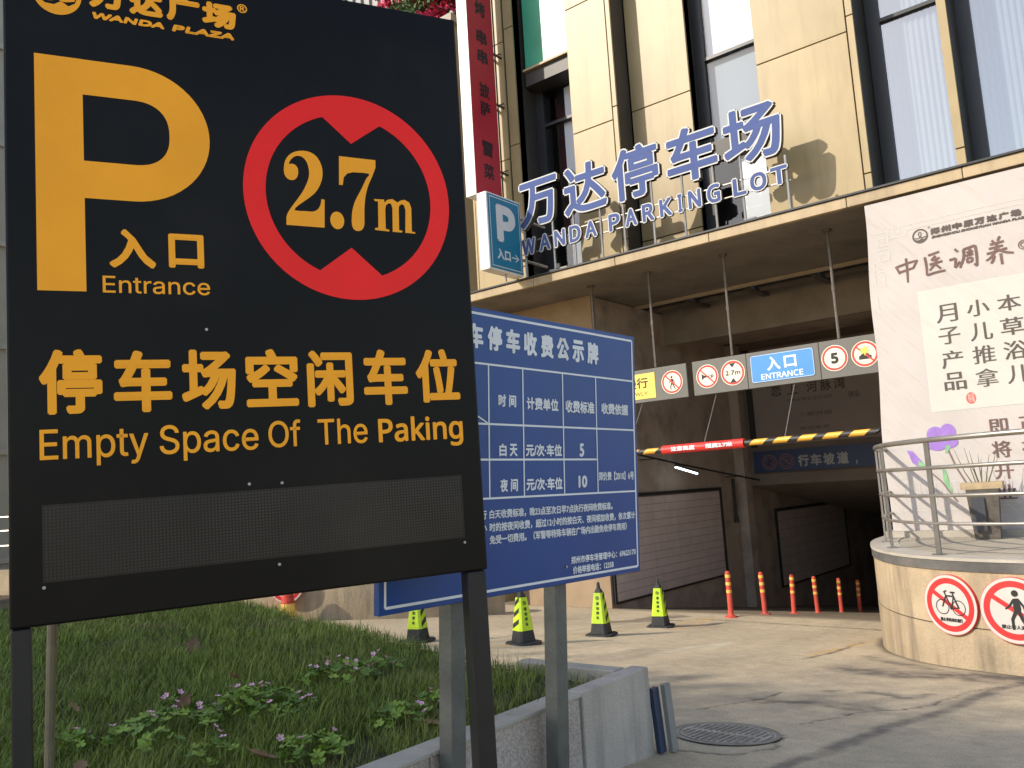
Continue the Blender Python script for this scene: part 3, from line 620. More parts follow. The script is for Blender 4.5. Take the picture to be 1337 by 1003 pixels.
# ------------------------------------------------------------------ overhead sign beams
def frame_sign(i0, F, cx, cy, R_, kind, parent):
    d = MB(); n = 40
    pts = [(cx+R_*math.cos(2*math.pi*k/n), cy+R_*math.sin(2*math.pi*k/n)) for k in range(n)]
    prism(d, F, pts, [tuple(range(n))], -.0, .008); dsc = d.build('round_plate', signred if kind != 'x' else signred, parent)
    i = Ink(F, .009, .0004); i.ring(cx, cy, R_, R_*.93); i.ring(cx, cy, R_*.80, 0); i.build('plate_face', cream, dsc)
    return dsc
def small_round(F, cx, cy, R_, kind, parent, name='round_symbol'):
    d = MB(); n = 40
    pts = [(cx+R_*math.cos(2*math.pi*k/n), cy+R_*math.sin(2*math.pi*k/n)) for k in range(n)]
    prism(d, F, pts, [tuple(range(n))], -.0, .006); o = d.build(name, signred, parent)
    i = Ink(F, .0065, .0004); i.ring(cx, cy, R_, R_*.94); i.ring(cx, cy, R_*.78, 0); i.build('symbol_face', cream, o)
    i = Ink(F, .009, .0003); j = Ink(F, .012, .0003)
    if kind == 'ped': picto_ped(i, cx, cy-.05*R_, R_*.75)
    if kind == 'horn':
        i.poly([(cx-.5*R_, cy+.28*R_), (cx-.28*R_, cy+.1*R_), (cx+.1*R_, cy+.06*R_), (cx+.1*R_, cy-.06*R_), (cx-.28*R_, cy-.1*R_), (cx-.5*R_, cy-.28*R_)])
        i.ring(cx+.28*R_, cy-.06*R_, .17*R_, .11*R_, n=20, ry=.7); i.ring(cx+.45*R_, cy, .12*R_, .06*R_, n=16)
    if kind == 'height':
        text(i, '2.7m', (cx-.62*R_, cy-.17*R_, cx+.62*R_, cy+.2*R_), None, bold=.002)
        i.poly([(cx-.26*R_, cy+.76*R_), (cx, cy+.42*R_), (cx+.26*R_, cy+.76*R_)]); i.poly([(cx-.26*R_, cy-.76*R_), (cx+.26*R_, cy-.76*R_), (cx, cy-.42*R_)])
    if kind == 'five': text(i, '5', (cx-.28*R_, cy-.42*R_, cx+.28*R_, cy+.42*R_), 'noto', bold=.013)
    if kind == 'fire':
        i.poly([(cx-.45*R_, cy-.4*R_), (cx+.45*R_, cy-.4*R_), (cx+.45*R_, cy-.15*R_), (cx+.3*R_, cy-.1*R_), (cx+.2*R_, cy+.08*R_), (cx-.25*R_, cy+.08*R_), (cx-.33*R_, cy-.1*R_), (cx-.45*R_, cy-.15*R_)])
        k = Ink(F, .010, .0003)
        st = []
        for q in range(16): a = q*math.pi/8; rr_ = (.42 if q % 2 == 0 else .2)*R_; st.append((cx+rr_*math.cos(a), cy+.25*R_+rr_*math.sin(a)))
        for q in range(16): k.poly([(cx, cy+.25*R_), st[q], st[(q+1) % 16]])
        k.build('flame', signyel, o)
    i.build('pictogram', signblack, o)
    if kind in ('ped', 'horn', 'fire'):
        j.stroke([(cx-.58*R_, cy+.58*R_), (cx+.58*R_, cy-.58*R_)], .11*R_); j.build('slash', signred, o)
    return o
GY = 12.95
FG = Fr((0, GY, 0), (1, 0, 0), (0, 0, 1))
def rod(x, p, zb=4.2):
    MB().tube([(x, GY+.03, zb), (x, GY+.03, 5.92)], .024, 8).tube([(x, GY+.03, zb+.75), (x, GY+.03, zb+.83)], .032, 8).tube([(x, GY+.03, 5.88), (x, GY+.03, 5.92)], .07, 8).build('hanging_rod', M('rod_steel', (.16, .14, .12), .5, .2, 9, metal=.4), p)
gl_ = thing('overhead_sign_board', 'shorter left overhead grey board with yellow panel and no pedestrian symbol', 'sign', (-7.6, GY, 3.6), 'overhead boards over the entrance')
MB().fbox(FG, (-8.6, 3.61, -.09), (-6.485, 4.19, 0)).build('board', signgrey, gl_, bevel=.008); rod(-7.08, gl_); rod(-8.3, gl_)
MB().fbox(FG, (-8.25, 3.67, .001), (-7.10, 4.12, .008)).build('yellow_plate', signyel, gl_, bevel=.003)
i = Ink(FG, .009); text(i, '小心慢行', (-8.18, 3.86, -7.24, 4.05), bold=.005); i.build('chinese_caption', signblack, gl_); text(i, 'DRIVE SLOWLY', (-8.12, 3.73, -7.26, 3.80), 'noto'); i.build('lettering', signblack, gl_)
small_round(FG, -6.77, 3.90, .205, 'ped', gl_)
gr_ = thing('overhead_sign_board', 'longer right overhead grey board with the blue entrance plate and speed 5 symbol', 'sign', (-4.9, GY, 3.6), 'overhead boards over the entrance')
for a, c in ((-6.375, -5.414), (-5.408, -4.235), (-4.229, -3.1)): MB().fbox(FG, (a, 3.61, -.09), (c, 4.19, 0)).build('board', signgrey, gr_, bevel=.006)
rod(-5.65, gr_); rod(-3.92, gr_); rod(-3.2, gr_)
small_round(FG, -6.11, 3.91, .2, 'horn', gr_); small_round(FG, -5.655, 3.91, .21, 'height', gr_); small_round(FG, -4.005, 3.91, .2, 'five', gr_); small_round(FG, -3.56, 3.91, .2, 'fire', gr_)
pts = []
for cx, cy, a0 in ((-4.36, 4.09, 0), (-5.30, 4.09, 90), (-5.30, 3.73, 180), (-4.36, 3.73, 270)):
    pts += [(cx+.04*math.cos(R(a0+q*15)), cy+.04*math.sin(R(a0+q*15))) for q in range(7)]
pl = MB(); prism(pl, FG, pts, [tuple(range(len(pts)))], 0, .008); plo = pl.build('blue_plate', signblue, gr_)
i = Ink(FG, .009); text(i, '入', (-5.07, 3.86, -4.85, 4.08), bold=.008); text(i, '口', (-4.79, 3.87, -4.59, 4.06), bold=.008); text(i, 'ENTRANCE', (-5.18, 3.725, -4.50, 3.82), 'noto', bold=.003)
i.stroke([(x*.985-.0724, y*.96+.156) for x, y in pts], .006, closed=True)
i.build('lettering', whitep, plo)

# ------------------------------------------------------------------ height limit bar
hb = thing('height_limit_bar', 'yellow and black striped height bar with a red sleeve hanging across the entrance', 'barrier', (-5.5, 12.35, 2.72))
xs_ = np.linspace(-8.55, -3.33, 71); hcol = 0
m = MB()
for k in range(70):
    a, b_ = xs_[k], xs_[k+1]; sl_ = .05; n = 12; vs = []
    for e, xx in ((0, a), (1, b_)):
        for q in range(n): t = 2*math.pi*q/n; vs.append((xx+sl_*math.sin(t), 12.35+.045*math.cos(t), 2.72+.045*math.sin(t)))
    m.add(vs, [(q, (q+1) % n, (q+1) % n+n, q+n) for q in range(n)], 0 if k % 5 < 3 else 1)
m.build('striped_bar', [tapey, tapeb], hb)
m = MB(); m.tube([(-6.73, 12.35, 2.72), (-5.31, 12.35, 2.72)], .072, 16); m.build('red_sleeve', M('red_sleeve', (.70, .04, .035), .45, .05), hb, smooth=False)
FH = Fr((0, 12.277, 2.72), (1, 0, 0), (0, 0, 1)); i = Ink(FH, .001)
text(i, '注意高度', (-6.55, -.035, -6.12, .04), bold=.004); i.build('caution_caption', whitep, hb); text(i, '限高2.7米', (-5.93, -.035, -5.48, .04), bold=.004); i.build('lettering', whitep, hb)
for x in (-7.4, -5.99, -4.67):
    MB().tube([(x, 12.35, 2.76), (x, 12.99, 3.62)], .008, 5).build('chain', steel, hb)

# ------------------------------------------------------------------ banner
bn = thing('wall_banner', 'large white cloth banner with Chinese medicine advertisement hanging right of the entrance', 'banner', (-1.0, 12.1, 1.35))
FB = Fr((0, 12.1, 0), (1, 0, 0), (0, 0, 1))
def bw(x, z):
    """cloth relief: creases"""
    return .010*math.sin(1.7*z+x*1.1)+.006*math.sin(2.9*x-1.3*z+.6)
nx, nz = 150, 170; vs = []; fs = []
for a in range(nz+1):
    z = 1.35+(5.87-1.35)*a/nz
    xl = -3.24+.12*((z-1.35)/4.52)**1.2-.015*math.sin(z*3.1)
    for c in range(nx+1):
        x = xl+(1.2-xl)*c/nx; vs.append((x, 12.1-bw(x, z), z))
for a in range(nz):
    for c in range(nx): q = a*(nx+1)+c; fs.append((q, q+1, q+nx+2, q+nx+1))
link('cloth', vs, fs, bannerm, bn, smooth=True)
class BInk(Ink):
    def tris(s, pts, fs, mi=0):
        s.c = (s.c+1) % 24; s.m.add([Vector((x, 12.1-bw(x, y)-s.w-s.c*s.dw, y)) for x, y in pts], fs, mi); return s
def dens(i, pts, wd, mi=0, k=6):
    """stroke subdivided so it follows the cloth"""
    wds = wd if isinstance(wd, (list, tuple)) else [wd]*len(pts)
    o = []; ow = []
    for q in range(len(pts)-1):
        n = max(1, int(math.hypot(pts[q+1][0]-pts[q][0], pts[q+1][1]-pts[q][1])/.03))
        for t in range(n): f = t/n; o.append((pts[q][0]+(pts[q+1][0]-pts[q][0])*f, pts[q][1]+(pts[q+1][1]-pts[q][1])*f)); ow.append(wds[q]+(wds[q+1]-wds[q])*f)
    o.append(pts[-1]); ow.append(wds[-1]); i.stroke(o, ow, mi)
# inner pale panel
i = BInk(FB, .003, .0001)
for a in range(40):
    for c in range(40):
        x0, x1 = -2.565+3.0*a/40, -2.565+3.0*(a+1)/40; z0, z1 = 2.90+1.62*c/40, 2.90+1.62*(c+1)/40
        i.m.add([Vector((x, 12.1-bw(x, y)-.004, y)) for x, y in ((x0, z0), (x1, z0), (x1, z1), (x0, z1))], [(0, 1, 2, 3)])
i.build('inner_panel', panelcream, bn)
i = BInk(FB, .0035, .0001); dens(i, [(.44, 2.90), (-2.565, 2.90), (-2.565, 4.52), (.44, 4.52)], .012)
dens(i, [(-2.86, 5.47), (1.1, 5.47)], .010); dens(i, [(-2.62, 5.40), (1.1, 5.40)], .008)
for p in ([(-3.05, 5.44), (-2.86, 5.44), (-2.86, 5.25), (-3.0, 5.25), (-3.0, 5.36), (-2.92, 5.36), (-2.92, 5.30)], [(-2.86, 5.33), (-2.62, 5.33), (-2.62, 5.40)], [(-2.78, 5.47), (-2.78, 5.38), (-2.70, 5.38), (-2.70, 5.47)],
          [(-3.08, 5.2), (-2.86, 5.2), (-2.86, 5.05), (-3.0, 5.05), (-3.0, 5.14), (-2.93, 5.14)], [(-3.08, 5.05), (-3.08, 4.7), (-2.96, 4.7), (-2.96, 4.9), (-3.03, 4.9)], [(-3.08, 4.6), (-3.08, 4.4)],
          [(-3.10, 2.3), (-3.10, 2.05), (-2.98, 2.05), (-2.98, 2.2)]): dens(i, p, .012)
for q in range(4):
    x = -3.02+q*.19; dens(i, [(x, 1.72), (x, 1.98), (x+.12, 1.98), (x+.12, 1.8), (x+.06, 1.8), (x+.06, 1.9)], .012)
dens(i, [(-3.1, 1.62), (-2.35, 1.62)], .010)
for z in (1.66, 1.60, 1.53): dens(i, [(-1.95, z), (1.1, z)], .007)
i.build('line_pattern', inkgrey, bn)
i = BInk(FB, .005, .0002)
# emblem
def emblem(i, cx, cy, r):
    i.ring(cx, cy, r, r*.80)
    i.poly([(cx-.80*r, cy-.30*r)]+[(cx+.80*r*math.cos(R(a)), cy+.80*r*math.sin(R(a))) for a in range(205, 336, 10)]+[(cx+.8*r, cy-.30*r), (cx+.45*r, cy-.52*r), (cx+.15*r, cy-.32*r), (cx-.15*r, cy-.52*r), (cx-.5*r, cy-.5*r)])
    i.stroke(smoothc([(cx-.72*r, cy-.18*r), (cx-.35*r, cy-.30*r), (cx, cy-.12*r), (cx+.18*r, cy+.30*r), (cx, cy+.52*r), (cx-.2*r, cy+.3*r), (cx-.05*r, cy-.1*r), (cx+.25*r, cy-.28*r), (cx+.72*r, cy-.18*r)], 4), .12*r)
emblem(i, -2.45, 5.275, .098); i.build('brand_emblem', inkdark, bn)
for ch, x in zip('郑州中原万达广场', (-2.32, -2.19, -2.055, -1.92, -1.79, -1.65, -1.515, -1.38)): text(i, ch, (x, 5.255, x+.12, 5.345), bold=.009)
text(i, 'ZHENGZHOU ZHONGYUAN WANDA PLAZA', (-2.315, 5.205, -1.20, 5.24), 'noto', bold=.003, shear=.3); text(i, '®', (-2.345, 5.35, -2.315, 5.38))
i.build('brand_caption', inkdark, bn)
for s, x0, zs in (('月子产品', -2.375, ((4.055, 4.295), (3.765, 3.985), (3.445, 3.675), (3.155, 3.385))), ('小儿推拿', -2.005, ((4.075, 4.285), (3.755, 3.985), (3.455, 3.685), (3.155, 3.385))), ('本草浴儿', -1.655, ((4.08, 4.285), (3.77, 3.99), (3.46, 3.69), (3.155, 3.385)))):
    for ch, (za, zb) in zip(s, zs):
        text(i, ch, (x0, za, x0+.25, zb), song=.005)
    i.build('service_column', inkdark, bn)
i = BInk(FB, .006, .0002)
CAL = [[[(-2.8,4.928),(-2.758,4.816)],[(-2.785,4.918),(-2.645,4.943),(-2.524,4.956)],[(-2.524,4.961),(-2.587,4.855)],[(-2.752,4.839),(-2.586,4.863)],[(-2.661,5.014),(-2.661,4.879),(-2.672,4.68)]],
 [[(-2.384,4.989),(-2.244,5.011)],[(-2.428,4.976),(-2.419,4.856),(-2.427,4.728)],[(-2.427,4.728),(-2.307,4.743),(-2.196,4.746)],[(-2.294,4.968),(-2.353,4.915)],[(-2.353,4.915),(-2.247,4.928)],[(-2.379,4.862),(-2.22,4.878)],[(-2.286,4.929),(-2.313,4.862),(-2.388,4.783)],[(-2.307,4.853),(-2.25,4.782)]],
 [[(-2.057,5.001),(-2.024,4.957)],[(-2.137,4.867),(-2.059,4.878)],[(-2.059,4.878),(-2.08,4.754)],[(-2.08,4.754),(-2.014,4.825)],[(-1.959,4.971),(-1.964,4.871),(-2.024,4.74)],[(-1.959,4.971),(-1.818,4.996)],[(-1.818,4.996),(-1.815,4.866),(-1.825,4.725)],[(-1.825,4.725),(-1.852,4.76)],[(-1.927,4.921),(-1.851,4.929)],[(-1.884,4.968),(-1.89,4.89)],[(-1.938,4.88),(-1.849,4.888)],[(-1.93,4.842),(-1.928,4.784)],[(-1.93,4.842),(-1.867,4.846)],[(-1.867,4.846),(-1.873,4.793)],[(-1.927,4.791),(-1.872,4.797)]],
 [[(-1.625,5.014),(-1.599,4.975)],[(-1.53,5.048),(-1.561,4.992)],[(-1.65,4.963),(-1.491,4.975)],[(-1.668,4.911),(-1.509,4.923)],[(-1.699,4.851),(-1.467,4.878)],[(-1.569,4.979),(-1.599,4.873),(-1.656,4.801),(-1.716,4.765)],[(-1.567,4.887),(-1.507,4.838),(-1.404,4.803)],[(-1.618,4.814),(-1.638,4.755),(-1.666,4.719)],[(-1.545,4.825),(-1.543,4.684)]]]
for chs in CAL:
    for st in chs:
        n = len(st); i.stroke(smoothc(st, 4) if n > 2 else st, [.022+.010*math.sin(1+3*k/(n*4 if n > 2 else 2)) for k in range(len(smoothc(st, 4)) if n > 2 else 2)])
i.ring(-1.285, 4.88, .06, .05); i.ring(-1.285, 4.88, .036, .026)
i.build('brush_heading', inkbrown, bn)
for s, x0 in (('即将开业', -1.93), ('正在装修', -1.60)):
    for ch, (za, zb) in zip(s, ((2.55, 2.735), (2.25, 2.455), (1.98, 2.17), (1.73, 1.91))): text(i, ch, (x0, za, x0+.205, zb), song=.004)
    i.build('notice_column', inkbrown, bn)
i = BInk(FB, .006, .0002)
for cx, cy, r_, e in ((-2.56, 2.60, .105, 1), (-2.41, 2.62, .095, 1.15), (-2.55, 2.47, .12, .7), (-2.43, 2.49, .13, .65), (-2.66, 2.45, .06, .7)): i.ring(cx, cy, r_, 0, n=20, ry=e)
i.poly([(-2.93, 2.42), (-2.86, 2.40), (-2.76, 2.26), (-2.72, 2.17), (-2.80, 2.18), (-2.88, 2.25)]); i.build('flower_print', purple, bn)
i = BInk(FB, .007, .0002)
i.poly([(-2.53, 2.16), (-2.49, 2.13), (-2.46, 1.95), (-2.44, 1.82), (-2.49, 1.86), (-2.53, 1.98)]); i.poly([(-2.80, 2.28), (-2.72, 2.22), (-2.72, 2.16), (-2.82, 2.17)]); i.poly([(-2.46, 2.44), (-2.40, 2.46), (-2.42, 2.36), (-2.47, 2.35)])
i.build('leaf_print', leafgreen, bn)
i = BInk(FB, .0075, .0002); dens(i, [(-2.43, 2.38), (-2.36, 2.15), (-2.27, 1.95)], .02); dens(i, [(-2.72, 2.16), (-2.55, 1.98), (-2.40, 1.72)], .02); i.build('stem_print', M('stem_print', (.20, .14, .13), .7), bn)
i = BInk(FB, .0045, .0002); i.ring(-2.09, 3.03, .058, 0, n=16, ry=1.3); i.build('seal', M('seal_red', (.62, .12, .10), .7), bn)
i = BInk(FB, .0055, .0002); text(i, '有福', (-2.125, 2.98, -2.055, 3.09)); i.build('seal_carving', panelcream, bn)

# ------------------------------------------------------------------ curved platform, railing, round signs
CURVE = [(-3.38, 12.3), (-3.33, 11.6), (-3.17, 10.9), (-2.90, 10.2), (-2.48, 9.6), (-1.95, 9.2), (-1.3, 8.97), (-.4, 8.88), (1.2, 8.88), (3.2, 8.88)]
CS = smoothc(CURVE, 6)
def offs(c, d):
    out = []
    for k, p in enumerate(c):
        a = c[max(k-1, 0)]; b_ = c[min(k+1, len(c)-1)]; dx, dy = b_[0]-a[0], b_[1]-a[1]; l = math.hypot(dx, dy); out.append((p[0]-dy/l*d, p[1]+dx/l*d))
    return out
def wall_strip(c, z0f, z1, d0, d1, zdiv=1):
    o = offs(c, d0); q = offs(c, d1); m = MB(); n = len(c)
    vs = [(x, y, z0f(y)) for x, y in o]+[(x, y, z1) for x, y in o]+[(x, y, z1) for x, y in q]+[(x, y, z0f(y)) for x, y in q]
    fs = []
    for k in range(n-1):
        for s_ in range(3): fs.append((s_*n+k, s_*n+k+1, (s_+1)*n+k+1, (s_+1)*n+k))
    fs += [(0, n, 2*n, 3*n), (n-1, 4*n-1, 3*n-1, 2*n-1)]
    return m.add(vs, fs)
pw = thing('platform_wall', 'curved stained concrete wall of the raised platform right of the entrance', 'wall', (-2.5, 9.6, 0))
wall_strip(CS, lambda y: gz(y)-.1, .62, 0, .22).build('lower_course', conc, pw)
wall_strip(CS, lambda y: .632, 1.16, .004, .22).build('upper_course', conc, pw)
wall_strip(CS, lambda y: .61, .64, .02, .2).build('casting_joint', darkband, pw)
wall_strip(CS, lambda y: 1.16, 1.255, -.012, .22).build('dark_band', darkband, pw)
wall_strip(CS, lambda y: 1.256, 1.285, -.02, .30).build('coping', coping, pw)
dk = offs(CS, .28); MB().add([(x, y, 1.275) for x, y in dk]+[(3.2, 12.6, 1.275), (-3.0, 12.6, 1.275)], [tuple(range(len(dk)+2))]).build('platform_deck', M('deck_cement', (.40, .35, .27), .85, .12, 2, .2, 30, dirt=(.2, .17, .13)), None)['kind'] = 'structure'
MB().box((-3.3, 11.95, 1.276), (3, 12.28, 1.36)).build('banner_plinth', coping, pw)
rl_ = thing('platform_railing', 'grey steel railing with four bars curving along the platform edge', 'railing', (-2.5, 9.8, 1.28))
RC = offs(CS, .16); L_ = [0]
for a, b_ in zip(RC[:-1], RC[1:]): L_.append(L_[-1]+math.hypot(b_[0]-a[0], b_[1]-a[1]))
def at_len(s):
    for k in range(len(L_)-1):
        if L_[k+1] >= s: f = (s-L_[k])/(L_[k+1]-L_[k]); return (RC[k][0]+(RC[k+1][0]-RC[k][0])*f, RC[k][1]+(RC[k+1][1]-RC[k][1])*f)
    return RC[-1]
H0 = 1.285; HT = 1.17
for fr_, rd_ in ((1, .028), (.755, .021), (.51, .018), (.27, .017)):
    z = H0+HT*fr_; MB().tube([(x, y, z) for x, y in RC], rd_, 10).build('top_rail' if fr_ == 1 else 'rail', steel, rl_, smooth=True)
railm = M('railing_post_steel', (.27, .25, .23), .4, .15, 6, .05, 80, metal=.6, dirt=(.12, .09, .07), dirt_amt=.5)
for s in (.12, .62, 1.12, 2.05, 3.13, 4.3, 5.5, 6.6):
    x, y = at_len(s); a = at_len(s+.05); dx, dy = a[0]-x, a[1]-y; l = math.hypot(dx, dy) or 1; dx /= l; dy /= l
    Fp = Fr((x, y, H0), (dx, dy, 0), (0, 0, 1)); hw = .030
    MB().fbox(Fp, (-hw, 0, -.012), (hw, HT-.02, .012)).fbox(Fp, (-.05, 0, -.05), (.05, .012, .05)).build('post', railm, rl_, bevel=.003)

def wall_round_sign(x, y, zc, rad, nrm, kind, cap, lab, grp):
    n = Vector(nrm).normalized(); r_ = Vector((-n.y, n.x, 0)); Fq = Fr((x, y, zc), r_, (0, 0, 1))
    t = thing('round_prohibition_sign', lab, 'sign', (x, y, zc-rad), grp)
    N_ = 56; pts = [(rad*math.cos(2*math.pi*k/N_), rad*math.sin(2*math.pi*k/N_)) for k in range(N_)]
    m = MB(); prism(m, Fq, pts, [tuple(range(N_))], -.02, .012); m.build('plate_rim', signred, t)
    i = Ink(Fq, .013, .0004); i.ring(0, 0, rad*.985, rad*.89); i.ring(0, 0, rad*.70, 0, n=56); i.build('white_face', M('sign_white_pinkish', (.56, .50, .46), .4, .04, 6), t)
    i = Ink(Fq, .0135, .0002); i.ring(0, 0, rad*.89, rad*.70); i.stroke([(-.62*rad, .42*rad), (.66*rad, -.44*rad)] if kind else [(-.6*rad, .6*rad), (.6*rad, -.6*rad)], .15*rad)
    i.build('red_ring', M('ring_red', (.55, .035, .035), .4, .06, 6), t)
    i = Ink(Fq, .0155, .0002)
    if kind == 'bike': picto_bike(i, .02*rad, .02, rad*.85, t=.045)
    else: picto_ped(i, .08*rad, .03*rad, rad*.78)
    text(i, cap, (-.42*rad, -.56*rad, .42*rad, -.43*rad), bold=.0015); i.build('pictogram', signblack, t)
    return t
# outward normals of the curved wall near each sign
wall_round_sign(-2.00, 9.205, .83, .29, (-.44, -.9, 0), 'bike', '禁止非机动车通行', 'round red no cycling sign with a bicycle on the curved wall', 'round signs on the concrete walls')
wall_round_sign(-1.42, 8.975, .83, .30, (-.22, -.975, 0), 'ped', '禁止行人通行', 'round red no walking sign with a black walker at the right picture edge', 'round signs on the concrete walls')

# pot on the platform
pt = thing('square_planter', 'tall dark planter with pale rim and dry stems standing before the banner', 'planter', (-2.0, 11.6, 1.28))
Fq = Fr((-2.23, 11.48, 1.28), (.97, .1, 0), (0, 0, 1))
def taper(x0, x1, z0, z1, d0, k):
    m = MB(); vs = []
    for z, e in ((z0, k), (z1, 0)):
        for a, b_ in ((x0+e, -e), (x1-e, -e), (x1-e, -d0+e), (x0+e, -d0+e)): vs.append(Fq.p(a, z, b_))
    return m.add(vs, [(3, 2, 1, 0), (4, 5, 6, 7), (0, 1, 5, 4), (1, 2, 6, 5), (2, 3, 7, 6), (3, 0, 4, 7)])
taper(.05, .40, 0, .60, .36, .04).build('pot_body', M('planter_dark', (.10, .085, .07), .6, .2, 10, .3, 40), pt)
taper(.0, .45, .60, .68, .44, 0).build('rim', M('planter_tan', (.40, .30, .18), .7, .2, 10), pt)
taper(.12, .32, .12, .5, .30, .02).v
MB().fbox(Fq, (.10, .1, .0), (.24, .5, .015)).build('front_panel', M('planter_slate', (.05, .052, .06), .6), pt)
m = MB()
for k in range(9):
    a = random.uniform(-1, 1); b_ = random.uniform(-1, 1); p0 = Fq.p(.22+a*.08, .62, -.2+b_*.08)
    m.tube([p0, p0+Vector((a*.1, b_*.1, .2)), p0+Vector((a*.2, b_*.15, random.uniform(.28, .5)))], [.008, .006, .002], 5)
m.build('dry_stems', M('stem_greenbrown', (.14, .15, .07), .8), pt)

# ------------------------------------------------------------------ bollards
bz = [gz(12.8+1.3*k) for k in range(6)]
def bollard():
    t = thing('traffic_bollard', 'red flexible post nearest the cones, first of the row', 'bollard', (-6.0, 12.8, 0), 'red flexible posts down the ramp')
    MB().lathe((-6, 12.8, 0), [(.10, 0), (.10, .012), (.085, .025), (.05, .035), (.042, .06), (.040, .69), (.034, .715), (.015, .725)], 16).build('post', bollred, t, smooth=False)
    for z, h in ((.62, .05), (.50, .05), (.38, .05)): MB().lathe((-6, 12.8, 0), [(.0415, z), (.043, z+.003), (.043, z+h-.003), (.0415, z+h)], 16).build('band', ofyel, t)
    MB().lathe((-6, 12.8, 0), [(.10, .013), (.10, .02)], 6).build('bolt_ring', rubber, t)
    return t
bo = bollard()
labs = ['second red flexible post from the cones in the row', 'third red flexible post, last one standing in sunlight', 'fourth red flexible post at the shadow edge of the ramp', 'fifth red flexible post deep in ramp shade', 'last red flexible post nearest the platform wall in shade']
for k in range(1, 6): copy_tree(bo, (random.uniform(-.02, .02), 1.3*k, bz[k]), labs[k-1]).rotation_euler = (random.uniform(-.03, .03), random.uniform(-.04, .04), random.random())

# ------------------------------------------------------------------ lime cones
def cone(x, y, rz, lab):
    t = thing('traffic_cone', lab, 'traffic cone', (x, y, gz(y)+.004), 'lime caution cones along the driveway', rz)
    Mx = PM[t.name]
    W = lambda p: Mx @ Vector(p)
    def fr(z0, z1, a, b_, mat, nm, bev=.006):
        vs = []
        for z, h in ((z0, a), (z1, b_)):
            c = h*.28
            for px, py in ((h-c, -h), (h, -h+c), (h, h-c), (h-c, h), (-h+c, h), (-h, h-c), (-h, -h+c), (-h+c, -h)): vs.append(W((px, py, z)))
        fs = [tuple(range(7, -1, -1)), tuple(range(8, 16))]+[(k, (k+1) % 8, (k+1) % 8+8, k+8) for k in range(8)]
        return MB().add(vs, fs).build(nm, mat, t, bevel=bev)
    fr(0, .03, .19, .185, rubber, 'base'); fr(.03, .17, .125, .105, rubber, 'foot'); fr(.17, .57, .108, .058, conelime, 'sleeve', 0)
    fr(.57, .62, .05, .035, rubber, 'neck'); m = MB(); m.lathe((0, 0, 0), [(.03, .62), (.022, .67), (.024, .685), (.012, .71)], 10); m.v = [tuple(W(v)) for v in m.v]; m.build('tip', rubber, t)
    for s_, (ax, ay, nx_, ny_) in enumerate(((1, 0, 0, -1), (0, 1, 1, 0), (-1, 0, 0, 1), (0, -1, -1, 0))):
        # frame on the sloped side
        up = Vector((-nx_*(.108-.058), -ny_*(.108-.058), .40)).normalized()
        o = Vector((nx_*.108, ny_*.108, .17)); rt = Vector((ax, ay, 0))
        q = Mx.to_3x3(); Fc = Fr(W(o), q @ rt, q @ up)
        i = Ink(Fc, .0015)
        if s_ % 2 == 1:
            for k in range(3):
                v0 = .02+k*.135; hw = lambda v: (.108-.05*v/.40)*.66
                a = v0; i.poly([(-hw(a), a), (hw(a+.07), a+.07), (hw(a+.13), a+.13), (-hw(a+.06), a+.06)])
            i.build('stripes', tapeb, t)
        else:
            for k, ch in enumerate('请勿停车'): text(i, ch, (-.022, .24-k*.062, .022, .285-k*.062), bold=.002)
            i.ring(0, .335, .026, .018, n=20); text(i, 'P', (-.008, .322, .010, .348), bold=.002); i.stroke([(-.016, .351), (.016, .319)], .005)
            i.build('lettering', M('cone_ink', (.03, .04, .01), .5), t)
    return t
cone(-6.77, 8.44, R(72), 'lime cone left of the others seen right of the black post')
cone(-6.52, 9.83, R(12), 'lime cone in the middle beside the blue board post')
cone(-6.45, 11.33, R(16), 'lime cone farthest right, next to the red posts')
cone(-8.06, 7.87, R(15), 'lime cone half hidden below the blue board behind the grass')
# red and yellow cone at left
rc = thing('striped_cone', 'worn red and yellow cone before the left round sign', 'traffic cone', (-12.0, 8.74, .26))
MB().lathe((-12, 8.74, .26), [(.2, 0), (.2, .03), (.13, .04), (.115, .3)], 16).build('yellow_base', ofyel, rc)
MB().lathe((-12, 8.74, .26), [(.114, .3), (.085, .5)], 16).build('red_band', M('cone_red', (.5, .05, .03), .5, .3, 10), rc)
MB().lathe((-12, 8.74, .26), [(.085, .5), (.065, .60), (.045, .66), (.03, .7)], 16).build('top', M('cone_top_worn', (.45, .2, .15), .6, .5, 25), rc)

